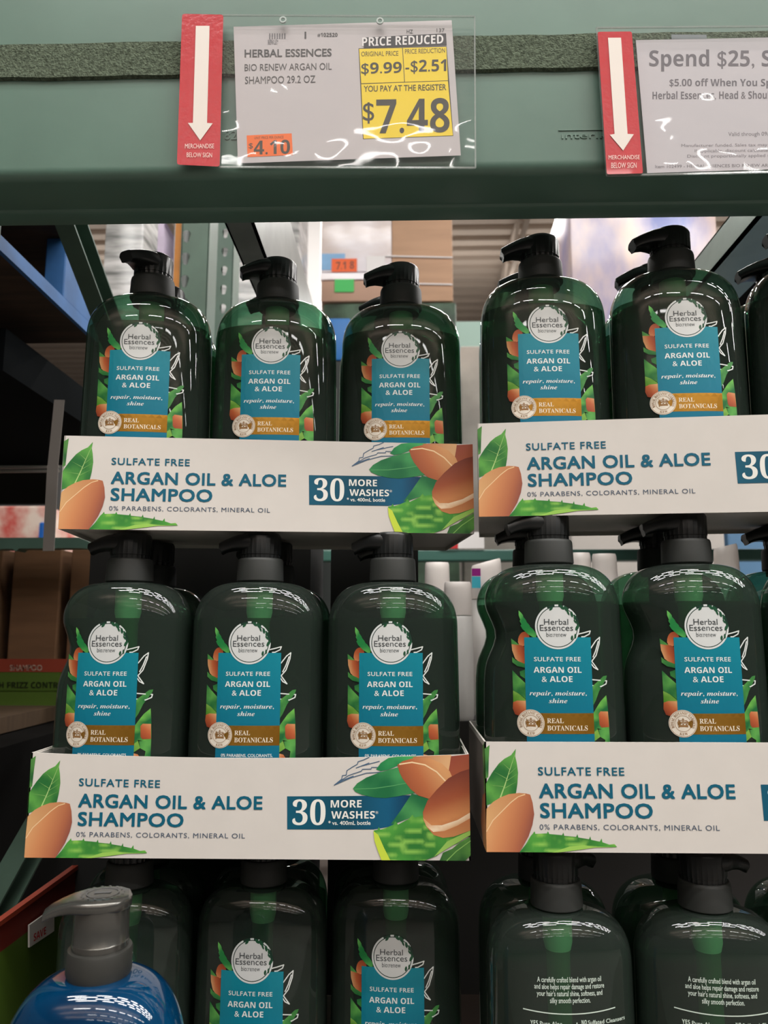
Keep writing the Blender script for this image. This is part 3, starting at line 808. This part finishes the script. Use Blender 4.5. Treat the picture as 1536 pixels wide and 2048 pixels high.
def make_tray(label, corner, rz, sag=0.0, front=True):
    r = empty('display_tray', label, 'tray', corner, rz, 'white printed shampoo trays stacked in two columns')
    obj('tray_body', tray_body(sag), CARD, r)
    if front:
        def mp(u, v, l):
            k = 1 - sag * 4 * (u / TW) * (1 - u / TW) / TH
            return (u, -.00012 - l * .00006, v * k)
        o = TA.build('front_print', [INK], mp, r); o['label'] = 'printed front with nuts, leaves and teal lettering'
        o = side_art_and_shade().build('side_print_and_shade', [INK], lambda u, v, l: (-.00012 - l * .00006, u, v), r)
    return r
def fill(tray, who, rz_front, dents=(), rows=(0, 1), back=False, shift=0.0, xs=(.0560, .1645, .273), prz=None, rowlab=('front', 'back')):
    T = Matrix.Translation(tray.location) @ Matrix.Rotation(tray.rotation_euler.z, 4, 'Z')
    for r in rows:
        for i, x in enumerate(xs):
            if x is None: continue
            y = .0012 + .0330 + .0655 * r
            loc = T @ Vector((x + (shift if r else 0) + (random.uniform(-.001, .001)), y + .0004, TF + .0014))
            rz = tray.rotation_euler.z + rz_front[i] * (1 if r == 0 else .4) + (PI if back else 0)
            pr_ = (prz or (0, 0, 0))[i] if r == 0 else random.uniform(-.15, .15)
            place_bottle('green pump bottle, %s of the %s row in the %s tray' % (('left', 'middle', 'right')[i], rowlab[r], who) if not back else
                         'pump bottle turned back side out, %s of the %s row in the %s tray' % (('left', 'middle', 'right')[i], rowlab[r], who),
                         loc, rz, pr_, dent=((r, i) in dents), back=back)
R_ = math.radians
c2 = at(48.9, 1715, .602)
t2 = make_tray('white shampoo tray, lower of the left column, with a sagging top edge', c2, 0, .0034)
c1 = at(116.8, 1058, .597)
t1 = make_tray('white shampoo tray, top of the left column, turned slightly aside', c1, R_(6.5))
c4 = at(973, 1703.7, .580)
t4 = make_tray('white shampoo tray, lower of the right column, cut by the frame edge', c4, 0)
c3 = at(958, 1033.6, .604)
t3 = make_tray('white shampoo tray, top of the right column, right end nearer', c3, R_(-5.5))
c5 = Vector((c2.x + .005, .625, c2.z - .2415))
t5 = make_tray('white shampoo tray at the bottom of the left column', c5, R_(5))
c6 = Vector((c4.x - .002, .580, c4.z - .2505))
t6 = make_tray('white shampoo tray at the bottom of the right column', c6, 0)
fill(t1, 'top left', (0, R_(-3), R_(-5)), prz=(R_(58), R_(8), R_(3)))
fill(t2, 'lower left', (R_(-4), 0, 0), dents=((0, 0),), prz=(R_(8), R_(4), R_(-3)))
fill(t3, 'top right', (R_(6), R_(4), 0),  prz=(R_(-2), R_(6), 0))
fill(t4, 'lower right', (0, R_(3), 0), dents=((0, 0), (0, 1), (1, 0)), prz=(R_(5), R_(-8), 0))
fill(t5, 'bottom left', (0, R_(-7), R_(-7)))
fill(t6, 'bottom right', (R_(3), R_(-5), 0), back=True, prz=(R_(25), R_(15), 0))
DZ = c5.z
box_ = box('slip_sheet', (c6.x - .01, .57, DZ), (c6.x + TW + .01, .74, c6.z), CARDIN)
tag(box_, 'flat cardboard sheet under the bottom right tray', 'cardboard sheet')
tag(box('slip_sheet', (c4.x + .012, c4.y + .030, c6.z + TF + .0014 + .2408), (c4.x + TW - .012, c4.y + TD - .004, c4.z - .0003), CARDIN), 'thick cardboard pad between the lower right tray and the pumps below', 'cardboard sheet')
# shelf board they stand on
struct(box('trim_9', (-.40, .36, DZ - .03), (1.1, 1.5, DZ), mat('shaded_shelf_board', rgb(58, 46, 38), .8, var=.2, vscale=10)))  # board darkened: shade among the bottom bottles put into its colour

# ------------------------------------------------------------------ blue bottle in front
def blue_bottle():
    p = at(200, 1900, .472); base = Vector((p.x, .472, DZ))
    top = at(190, 1785, .472).z; Hh = top - DZ
    r = empty('blue_pump_bottle', 'glossy blue pump bottle with dark silver pump, standing before the green ones', 'bottle', base, R_(4))
    hb = Hh - .0430
    bm = bmesh.new(); rings = []
    def sec(z, a, b, n=144):
        P = []
        for i in range(n):
            t = 2 * PI * i / n; c, s_ = math.cos(t), math.sin(t)
            P.append((a * math.copysign(abs(c) ** .82, c), b * math.copysign(abs(s_) ** .82, s_), z))
        return P
    for z in (0, .002, .006): rings.append(sec(z, .046 + z * .5, .030 + z * .5))
    for i in range(1, 9): rings.append(sec(.006 + (hb - .056) * i / 8, .0495, .0335))
    for i in range(1, 31):
        t = i / 30; k = (1 - math.sin(PI / 2 * t) ** 2.2) ** (1 / 2.2) if t < 1 else 0
        rings.append(sec(hb - .05 + .05 * math.sin(PI / 2 * t), .0165 + .033 * k, .0165 + .017 * k))
    loft(bm, rings)
    obj('bottle_body', bm, mat('blue_bottle_plastic', rgb(2, 30, 58), .07, var=.2, vscale=14, coat=.6, bump=.012, bscale=9, col2=rgb(2, 58, 94)), r, smooth=60)
    bm = bmesh.new()
    loft(bm, [circ(.0168, hb - .003, 56), circ(.0172, hb, 56), circ(.0178, hb + .002, 56, rib=.0002), circ(.0178, hb + .0128, 56, rib=.0002), circ(.0174, hb + .0143, 56), circ(.0152, hb + .0146, 56)])
    obj('collar', bm, mat('dark_silver_ribbed', rgb(58, 58, 55), .45, metal=.3), r, smooth=35)
    bm = bmesh.new()
    loft(bm, [circ(.0155, hb + .0145, 56), circ(.0157, hb + .018, 56), circ(.0153, hb + .0185, 56), circ(.0153, hb + .035, 56), circ(.0156, hb + .037, 56)])
    secs = [(.0162, .0405, .0360, .004), (.0145, .0423, .0350, .0090), (.009, .0428, .0345, .0145), (0, .0430, .0345, .0162), (-.009, .0428, .0348, .0150), (-.016, .0419, .0349, .0118), (-.022, .0402, .0343, .0092), (-.0275, .0378, .0328, .0078), (-.031, .0354, .0310, .0070)]
    rings = []
    for x, zt, zb, hw in secs:
        P = []
        for i in range(24):
            t = 2 * PI * i / 24; c, s_ = math.cos(t), math.sin(t)
            P.append((x, hw * math.copysign(abs(c) ** .5, c), hb + (zt + zb) / 2 + (zt - zb) / 2 * math.copysign(abs(s_) ** .5, s_)))
        rings.append(P)
    loft(bm, rings)
    h = obj('pump_head', bm, mat('dark_silver_plastic', rgb(100, 99, 95), .22, metal=.75), r, smooth=40)
    h.rotation_euler = (0, 0, R_(12))
    A = Art()
    A.disc((0, 0), .0085, .0092, rgb(80, 80, 80), 0, n=30)
    for i in range(16):
        t = 2 * PI * i / 16
        A.poly([(.0105 * math.cos(t), .0105 * math.sin(t)), (.0125 * math.cos(t + .1), .0125 * math.sin(t + .1)), (.0118 * math.cos(t + .22), .0118 * math.sin(t + .22))], rgb(84, 84, 84), 0)
    A.poly([(-.005, -.001), (.004, -.002), (.005, .001), (-.004, .002)], rgb(84, 84, 84), 0)
    o = A.build('embossed_ring', [INK], lambda x, y, l: (x, y, hb + .0432), h)
    return r
blue_bottle()

# ------------------------------------------------------------------ rack frame and tie bars
def atx(px, py, X):
    d = FW * F + RT * (px - W / 2) + UP * (H / 2 - py)
    return CAM + d * (X / d.x)
def px_box(name, x0, y0, x1, y1, Y, depth, m, parent=None, bevel=0.0, floor=False):
    p, q = at(x0, y1, Y), at(x1, y0, Y)
    return box(name, (p.x, Y, 0 if floor else p.z), (q.x, Y + depth, q.z), m, parent, bevel)
def tear(cx, cz, s_=1.0):
    return [(cx + s_ * .0085 * math.sin(t), cz + s_ * (.0085 * math.cos(t) + .004)) for t in [math.radians(a_) for a_ in range(-120, 121, 30)]] + [(cx + s_ * .0045, cz - s_ * .0125), (cx, cz - s_ * .0145), (cx - s_ * .0045, cz - s_ * .0125)]
def perforated(bm, x0, x1, z0, z1, y, cols, pitch, zref):
    P = [(x0, z0), (x1, z0), (x1, z1), (x0, z1)]; V = [Vector(p) for p in P]; faces = [[0, 1, 2, 3]]; holes = []
    for cx, sc_ in cols:
        z = zref - 30 * pitch
        while z < z1 - .02:
            if z > z0 + .02:
                h = tear(cx, z, sc_); holes.append(h); b = len(V); V += [Vector(p) for p in h]; faces.append(list(range(b, b + len(h))))
            z += pitch
    r = delaunay_2d_cdt(V, [], faces, 1, 1e-6)
    vs = [bm.verts.new((v.x, y, v.y)) for v in r[0]]
    for t in r[2]:
        cx = sum(r[0][i].x for i in t) / len(t); cz = sum(r[0][i].y for i in t) / len(t)
        if any(abs(cx - h[0][0]) < .03 and inside((cx, cz), h) for h in holes): continue
        bm.faces.new([vs[i] for i in t])
def post(name, xa, xb, Y, cols, zref, m, parent):
    bm = bmesh.new()
    x0, x1 = at(xa, 520, Y).x, at(xb, 520, Y).x
    perforated(bm, x0, x1, 1.5, 2.9, Y, [(at(c, 520, Y).x, k) for c, k in cols], .0508, zref)
    for x in (x0, x1):
        add_box(bm, x - .0015, Y, 0, x + .0015, Y + .07, 2.9)
        add_box(bm, x - .0015, Y + .07, 0, x + (.016 if x == x0 else -.016), Y + .0715, 2.9)
    add_box(bm, x0, Y - .0005, 0, x1, Y + .0015, 1.5)
    return obj(name, bm, m, parent)
FX = -.405
up = empty('rack_upright', 'green perforated rack upright with diagonal braces behind the upper left bottles', 'rack upright', (FX, .62, 0))
inv = lambda o: setattr(o, 'location', -Vector(o.parent.location)) or o
POSTM = mat('upright_paint', rgb(72, 96, 82), .45, var=.12, vscale=14)
inv(post('post', 362, 416, 1.55, [(371, 1.05)], at(371, 472, 1.55).z, POSTM, up))
bm = bmesh.new(); p = at(353, 520, 1.552); add_box(bm, p.x - .006, 1.555, 1.2, p.x + .008, 1.60, 2.9)
inv(obj('orange_edge', bm, mat('orange_paint', rgb(176, 112, 34), .6, var=.1), up))['label'] = 'orange painted edge'
bm = bmesh.new()
add_box(bm, FX - .055, .62, 0, FX + .02, .625, 2.2); add_box(bm, FX - .055, .62, 0, FX - .053, .69, 2.2); add_box(bm, FX + .018, .62, 0, FX + .02, .69, 2.2)
inv(obj('post', bm, POSTM, up))
def brace(a, b, e0, e1, w, h):
    p, q = atx(*a, FX), atx(*b, FX); d = q - p
    bm = bmesh.new(); A0, B0 = p - d * e0, q + d * e1
    dn = d.normalized(); u = Vector((1, 0, 0)).cross(dn)
    bar(bm, A0, B0, w * .12, h, u)
    for k in (-1, 1):
        o_ = u * (k * h / 2) + Vector((w * .5, 0, 0)); bar(bm, A0 + o_, B0 + o_, w, .0025, u)
    inv(obj('brace', bm, RACKD, up))
brace((134, 470), (191, 620), 2.2, 5.0, .022, .036)
brace((49, 1675), (5, 1753), 6, 1.5, .022, .028)
up2 = empty('rack_upright', 'second perforated green upright further back, right of the orange edged one', 'rack upright', (at(440, 520, 1.85).x, 1.85, 0))
inv(post('post', 420, 466, 1.85, [(426, .95), (449, .95)], at(449, 466, 1.85).z, mat('upright_paint_pale', rgb(88, 112, 100), .4, var=.1, vscale=14), up2))
# channels tying the front beam to the back beam
bm = bmesh.new()
xa, xb = -.1615 - .018, -.1328 - .018
add_box(bm, xa, BY + .066, 1.66, xb, 1.72, 1.665); add_box(bm, xa, BY + .066, 1.66, xa + .002, 1.72, 1.80); add_box(bm, xb - .002, BY + .066, 1.66, xb, 1.72, 1.80)
tag(obj('tie_channel', bm, STEEL), 'dark grey steel channel running back under the beam, behind the middle bottle', 'steel channel')
bm = bmesh.new()
xa = .371 - .018
add_box(bm, xa, BY + .066, 1.655, xa + .06, 1.72, 1.66); add_box(bm, xa, BY + .066, 1.655, xa + .002, 1.72, 1.694); add_box(bm, xa, BY + .066, 1.692, xa + .012, 1.72, 1.694)
tag(obj('tie_channel', bm, mat('pale_steel', rgb(150, 168, 158), .3, metal=.3, var=.1, vscale=20)), 'shiny pale green channel slanting at the top right above the bottles', 'steel channel')
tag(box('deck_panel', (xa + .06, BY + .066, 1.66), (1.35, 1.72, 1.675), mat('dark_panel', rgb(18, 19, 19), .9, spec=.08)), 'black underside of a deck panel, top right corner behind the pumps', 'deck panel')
# rear beam of this bay
p, q = at(842, 1122, 1.76), at(1700, 1097, 1.76)
bm = bmesh.new(); add_box(bm, -.55, 1.76, p.z, q.x, 1.80, q.z, .003)
tag(obj('rack_beam', bm, mat('teal_beam_paint', rgb(62, 104, 94), .4)), 'teal green rear rack beam seen through the gap beside the white caps', 'beam')
cd = empty('shelf_card', 'small white shelf card with a red corner above the teal rear beam', 'shelf card', at(925, 1098, 1.755))
inv(px_box('card_sheet', 880, 1064, 968, 1097, 1.755, .002, WHITEPAINT, cd))
bm = bmesh.new(); vs = [bm.verts.new(at(x, y, 1.754)) for x, y in ((880, 1097), (916, 1097), (916, 1072))]; bm.faces.new(vs)
r_ = bmesh.ops.extrude_face_region(bm, geom=bm.faces[:])
for v in r_['geom']:
    if isinstance(v, bmesh.types.BMVert): v.co.y -= .0005
inv(obj('red_corner', bm, mat('red_print', rgb(200, 40, 44), .5), cd))
# white squeeze bottles on cartons behind the right column
CY = 1.02
p, q = at(830, 1330, CY - .06), at(1640, 1300, CY - .06)
tag(box('carton', (p.x, CY - .06, DZ), (q.x, CY + .20, CAM.z - .105), mat('shaded_carton_board', rgb(40, 38, 36), .7)), 'long shade-darkened carton behind the trays carrying the white squeeze bottles', 'carton')  # carton darkened: shade behind the trays put into its colour
def squeeze(i, x0, x1, ytop, Y, tilt):
    a_, b_ = at(x0, ytop, Y), at(x1, ytop, Y); w = (b_.x - a_.x) / 2; zb = CAM.z - .105; hh = a_.z - zb
    r = empty('squeeze_bottle', SQL[i], 'bottle', ((a_.x + b_.x) / 2, Y, zb), 0, 'white squeeze bottles behind the right column')
    bm = bmesh.new(); rings = []
    for t, k, kd in ((0, .95, .9), (.03, 1, 1), (.5, 1.02, 1), (.72, 1, .8), (.745, .99, .7)):
        rings.append([(w * k * math.cos(2 * PI * j / 40), .022 * kd * math.sin(2 * PI * j / 40), hh * t) for j in range(40)])
    loft(bm, rings); obj('bottle_body', bm, WHITEP, r, smooth=40)
    bm = bmesh.new(); rings = []
    for t, k, kd in ((.752, .99, .7), (.95, .94, .5), (.985, .92, .45), (1, .86, .36)):
        rings.append([(w * k * math.cos(2 * PI * j / 40), .022 * kd * math.sin(2 * PI * j / 40), hh * (t + tilt * math.cos(2 * PI * j / 40) * (t > .9))) for j in range(40)])
    loft(bm, rings); obj('cap', bm, mat('white_cap_plastic', rgb(236, 226, 220), .35), r, smooth=40)
SQL = ['white squeeze bottle with flat cap, first from the left behind the trays', 'short rounded white squeeze bottle standing in front of the first one',
       'white squeeze bottle with purple and blue label, just left of the front right pump', 'white squeeze bottle close right of the front right pump', 'white squeeze bottle second right of the front right pump',
       'white squeeze bottle with slanted cap between two black pumps', 'white squeeze bottle with slanted cap touching the rightmost pump']
for i, a_ in enumerate(((848, 900, 1125, CY + .03, 0), (886, 944, 1164, CY - .035, .0), (940, 1004, 1124, CY + .02, .025), (1140, 1182, 1106, CY + .02, 0), (1182, 1234, 1108, CY - .02, 0), (1362, 1424, 1104, CY, .02), (1425, 1476, 1092, CY, .015))):
    squeeze(i, *a_)
b_ = [o for o in C.objects if o.get('label') == SQL[2]][0]
for n_, y0, y1, col in (('purple_label', 1137, 1152, rgb(150, 30, 130)), ('blue_label', 1153, 1176, rgb(70, 180, 200))):
    p, q = at(944, y1, CY - .004), at(961, y0, CY - .004)
    o = box(n_, (p.x, CY - .0045, p.z), (q.x, CY - .002, q.z), mat(n_, col, .4), b_); inv(o)

# ------------------------------------------------------------------ left bay
LX = -.46 - .02
pal = empty('blue_pallet', 'blue painted wooden pallet overhead in the left bay, dark underside', 'pallet', (LX, .5, 1.70))
bm = bmesh.new()
for k in range(7): add_box(bm, LX - .16 * k - .155, .45, 1.700, LX - .16 * k - .004, 1.16, 1.716)
inv(obj('bottom_boards', bm, WOODD, pal))['label'] = 'dark bare underside boards'
bm = bmesh.new(); add_box(bm, LX - .004, .45, 1.700, LX + .002, 1.16, 1.7185); inv(obj('edge_board', bm, BLUEW, pal))
for y0 in (1.035,):
    bm = bmesh.new(); add_box(bm, LX - .03, y0, 1.719, LX, y0 + .115, 1.81, .002); inv(obj('block', bm, BLUEW, pal))
bm = bmesh.new(); add_box(bm, LX - 1.1, .45, 1.81, LX, 1.16, 1.83); inv(obj('top_boards', bm, WOODD, pal))
bm = bmesh.new(); add_box(bm, LX - .20, .46, 1.7165, LX - .16, 1.15, 1.81); inv(obj('dark_filler', bm, WOODD, pal))  # added dark filler so the pallet interior reads as shaded
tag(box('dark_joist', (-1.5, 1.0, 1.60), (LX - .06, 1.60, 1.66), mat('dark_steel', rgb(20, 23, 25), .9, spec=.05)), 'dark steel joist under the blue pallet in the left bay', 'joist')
tag(px_box('underside_panel', -260, 800, 118, 1008, 1.64, .02, mat('grey_panel', rgb(48, 50, 47), .9, spec=.1, var=.1, vscale=8)), 'dark grey panel for the shelf underside in the left bay behind the hanging strap', 'panel')  # upright panel put in for the dark underside of a receding shelf
bm = bmesh.new()
for y_, o_ in ((937, 0), (945, 0)): bar(bm, at(-200, y_, 1.3), at(119, y_ - 3, 1.3), .004, .004)
tag(obj('shelf_rod', bm, mat('pale_rod', rgb(150, 146, 138), .4)), 'thin pair of pale rods crossing the left bay behind the strap', 'rod')
bm = bmesh.new()
bar(bm, at(119, 800, .95), at(106, 930, .95), .0017, .013, (1, 0, 0)); bar(bm, at(106, 930, .95), at(97, 1102, .95), .0017, .014, (1, 0, 0))
tag(obj('hanging_strap', bm, mat('grey_strap', rgb(122, 114, 108), .7)), 'grey strap hanging down left of the top left tray', 'strap')
# pale beam with cut end
bm = bmesh.new()
pts = [(-260, 1076), (158, 1075), (205, 1097), (196, 1100), (160, 1096), (38, 1097), (32, 1102), (24, 1098), (-260, 1098)]
loft(bm, [[at(x, y, 1.26) for x, y in pts], [at(x, y, 1.26) + Vector((0, .03, 0)) for x, y in pts]])
tag(obj('shelf_beam', bm, RACK), 'pale green shelf beam with a pointed end above the brown cartons', 'beam')
SB = at(0, 1412, 1.28).z
brd = box('shelf_board', (-1.5, .86, SB - .022), (at(112, 1412, 1.28).x, 1.64, SB), WOOD)
tag(brd, 'brown board shelf in the left bay under the green and red tray', 'shelf board')
for i, (x0, x1, w_) in enumerate(((-120, 7, 'leftmost, cut by the frame edge'), (12, 124, 'middle'), (130, 222, 'right one, behind the bottle'))):
    p, q = at(x0, 1330, 1.32), at(x1, 1099, 1.32)
    bm = bmesh.new(); add_box(bm, p.x, 1.32, SB + .004, q.x, 1.60, q.z, .002)
    t_ = empty('brown_carton', 'tall brown carton standing in the red and green tray, ' + w_, 'carton', (p.x, 1.32, SB), 0, 'tall brown cartons in the left bay')
    inv(obj('carton_body', bm, BROWN, t_))
    bm = bmesh.new(); add_box(bm, (p.x + q.x) / 2 - .02, 1.34, q.z, (p.x + q.x) / 2 + .02, 1.58, q.z + .0005); inv(obj('tape', bm, mat('brown_tape', rgb(130, 96, 60), .3), t_))
tag(box('dark_bay_filler', (-1.5, .95, DZ), (-.50, 1.55, SB - .024), mat('dark_filler_board', rgb(20, 19, 18), .9, spec=.08)), 'added dark filler block in the left bay below the brown board shelf', 'carton')  # added filler: shade deep under the shelf put into its colour
ft = empty('frizz_tray', 'red over green printed shampoo tray holding the brown cartons', 'tray', (at(0, 1412, 1.29).x, 1.29, SB))
p, q = at(-150, 1411, 1.29), at(226, 1318, 1.29); zm = at(0, 1344, 1.29).z
GRN = mat('green_print', rgb(72, 98, 22), .6); ORG = mat('orange_red_print', rgb(140, 52, 30), .6)
inv(box('green_panel', (p.x, 1.29, SB), (q.x, 1.293, zm), GRN, ft)); inv(box('red_panel', (p.x, 1.2895, zm), (q.x, 1.293, q.z), ORG, ft))
A = Art()
A.text('SHAMPOO', 20, 84, 1341, 1330, rgb(226, 190, 170), 0, bold=.03)
A.text('H FRIZZ CONTROL', -2, 137, 1376, 1364, rgb(30, 40, 14), 0, 'sansb')
A.poly([(0, 1380), (128, 1380), (128, 1382), (0, 1382)], rgb(60, 84, 20), 0)
inv(A.build('tray_lettering', [INK], lambda x, y, l: at(x, y, 1.2890), ft))
# leaning red and green tray low on the left, with a price flag
lt = empty('leaning_tray', 'red rimmed green shampoo tray tilted behind the blue bottle, lower left', 'tray', (-.34, .72, DZ))
X0 = -.325
P = lambda x, y: atx(x, y, X0)
bm = bmesh.new()
t0, t1_, b1_, b0_ = P(152, 1737), P(-20, 1862), P(-20, 1920), P(152, 1790)
lo0, lo1 = P(152, 2010), P(-20, 2090)
def slab(a, b, c, d, th):
    bm = bmesh.new(); loft(bm, [[a, b, c, d], [v - Vector((th, 0, 0)) for v in (a, b, c, d)]]); return bm
inv(obj('red_panel', slab(t0, t1_, b1_, b0_, .003), mat('dark_red_print', rgb(110, 32, 20), .6), lt))
inv(obj('green_panel', slab(b0_, b1_, lo1, lo0, .003), GRN, lt))
inv(obj('rim', slab(t0 + Vector((.002, 0, .003)), t1_ + Vector((.002, 0, .003)), t1_ + Vector((.002, 0, -.001)), t0 + Vector((.002, 0, -.001)), .006), ORG, lt))
fl = slab(P(100, 1815), P(50, 1850), P(50, 1895), P(100, 1862), .0015)
for v in fl.verts: v.co.x += .004
o = inv(obj('price_flag', fl, mat('flag_paper', rgb(196, 190, 184), .6), lt))
A = Art()
A.text('SAVE', 57, 82, 1883, 1868, rgb(190, 40, 40), 0, 'sansb', slope=-.62)
inv(A.build('flag_lettering', [INK], lambda x, y, l: atx(x, y, X0) + Vector((.0046, 0, 0)), lt))

# ------------------------------------------------------------------ store beyond the rack
FILM = mat('stretch_film_grey', rgb(110, 112, 110), .22, var=.35, vscale=5, stretch=(1, 1, 7), bump=.5, bscale=9, col2=rgb(214, 212, 210))
FILMW = mat('stretch_film_over_white', rgb(204, 180, 164), .18, var=.3, vscale=2.2, stretch=(1, 1, 2.5), bump=.6, bscale=7, col2=rgb(246, 240, 244))
FILMB = mat('stretch_film_over_print', rgb(120, 130, 190), .2, var=.3, vscale=3.4, stretch=(1.6, 1, .8), bump=.6, bscale=8, col2=rgb(226, 200, 186))
# pillar
px_ = at(609, 500, 7.0).x; px2 = at(641, 500, 7.0).x
struct(box('trim_10', (px_, 7.0, 0), (px2, 7.15, 6.9), WHITEPAINT))
ZB = at(700, 640, 3.6).z
def load(name, label, x0, x1, ytop, Y, dp, m, cat='pallet load'):
    return tag(px_box(name, x0, ytop, x1, 1300, Y, dp, m, None, .01, floor=True), label, cat)
load('carton_stack', 'dark green printed cartons on the pallet under the wrapped tan cartons', 638, 912, 604, 3.6, 1.0, mat('green_black_print', rgb(56, 78, 60), .5, var=.6, vscale=9))
st = empty('wrapped_cartons', 'film wrapped tan cartons with orange and green stickers, high behind the bottles', 'cartons', at(770, 603, 3.6))
inv(px_box('carton', 642, 380, 783, 544, 3.6, .5, FILMW, st, .004)); inv(px_box('carton', 784, 380, 903, 603, 3.6, .5, TAN, st, .004))
inv(px_box('carton', 642, 560, 783, 603, 3.6, .5, mat('tan_cardboard_dim', rgb(186, 150, 128), .7), st, .004))
inv(px_box('film_band', 641, 545, 784, 559, 3.596, .4, FILMW, st))
o = inv(px_box('sticker', 663, 517, 714, 544, 3.594, .002, mat('orange_sticker', rgb(240, 104, 48), .6), st)); o['label'] = 'orange price sticker'
A = Art(); A.text('7.1 8', 672, 708, 539, 524, rgb(120, 60, 40), 0, 'sansb', slope=-.05)
inv(A.build('sticker_lettering', [INK], lambda x, y, l: at(x, y, 3.5935), st))
o = inv(px_box('sticker', 669, 558, 708, 584, 3.594, .002, mat('green_sticker', rgb(70, 190, 96), .6), st)); o['label'] = 'green sticker'
o = inv(px_box('label_patch', 643, 507, 690, 540, 3.597, .002, mat('blue_patch', rgb(130, 178, 220), .5, var=.3, vscale=4), st))
o = inv(px_box('label_patch', 733, 512, 770, 545, 3.597, .002, WHITEPAINT, st))
for k in (512, 566):
    bm = bmesh.new(); bar(bm, at(770, k, 3.594), at(905, k + 3, 3.594), .004, .006); inv(obj('film_band', bm, WHITEPAINT, st))
tag(px_box('blue_carton', 655, 636, 700, 720, 3.3, .25, mat('blue_print', rgb(36, 110, 180), .5), None, .005), 'blue carton showing between the middle and right bottles of the top tray', 'carton')
load('dark_load', 'dark stack far behind the top left tray, under the blue carton', 640, 720, 720.5, 3.3, .25, mat('dark_stack', rgb(34, 40, 38), .7))
for x0, x1, w_ in ((170, 622, 'left'), (660, 836, 'right')):
    p, q = at(x0, 1300, .81), at(x1, 1075, .81)
    tag(box('black_carton', (p.x, .81, DZ), (q.x, .94, q.z), mat('black_print', rgb(20, 21, 21), .7)), 'black carton close behind the lower left tray, %s of the pair' % w_, 'carton')  # added backing: the dark interior put into its black colour
tag(px_box('wrapped_load', 1152, 360, 1428, 770, 2.5, .9, FILMB, None, .01), 'film wrapped pallet of blue and white packs behind the top right bottles', 'pallet load')
load('plain_load', 'plain pale cartons under the film wrapped blue and white pallet', 1150, 1430, 771, 2.5, .9, mat('pale_grey_cartons', rgb(176, 170, 164), .7, var=.1, vscale=4))
load('film_load', 'white film wrapped load showing through the holes of the green uprights', 352, 600, 360, 3.0, .3, FILM)
load('blue_bin', 'blue bin at the right frame edge behind the dark pumps', 1470, 1640, 500, 2.9, .5, mat('blue_bin', rgb(84, 124, 160), .5))
load('grey_load', 'grey film wrapped load slanting behind the upper left bottle', 160, 292, 380, 2.2, .7, FILM)
load('purple_box', 'white carton with pale purple print left of the orange edged upright', 284, 322, 440, 2.05, .12, mat('pale_purple_print', rgb(206, 190, 214), .5, var=.15, vscale=14))
load('white_post_box', 'narrow pale carton between the purple box and the orange edge', 324, 348, 440, 2.1, .1, mat('pale_print', rgb(196, 200, 196), .5, var=.1, vscale=9))
load('pale_load', 'pale cartons far behind the gap between the two columns', 930, 1140, 690, 4.4, .8, mat('pale_cartons', rgb(170, 164, 156), .7, var=.25, vscale=3))
load('teal_load', 'grey green load far behind the gap beside the top right tray', 912, 1160, 640, 5.2, .3, mat('grey_green', rgb(122, 146, 136), .6))
load('mixed_load', 'mixed bright goods far away, seen low on the left over the pale beam', -160, 96, 1012, 4.0, .5, mat('mixed_goods', rgb(196, 80, 70), .6, var=.5, vscale=9, col2=rgb(226, 206, 190)))
load('blue_tub', 'bright blue tub far away beside the hanging strap', 60, 96, 1044, 3.9, .09, mat('bright_blue', rgb(24, 100, 190), .4))
load('pink_load', 'dull pink stack far behind the lower left bottles', 470, 632, 1076, 4.9, .3, mat('dull_pink', rgb(176, 130, 126), .6, var=.25, vscale=6, stretch=(1, 1, 8)))
load('white_load', 'white goods far behind the lower right tray', 1180, 1700, 960, 3.4, .6, mat('white_goods', rgb(200, 196, 190), .5, var=.2, vscale=6))
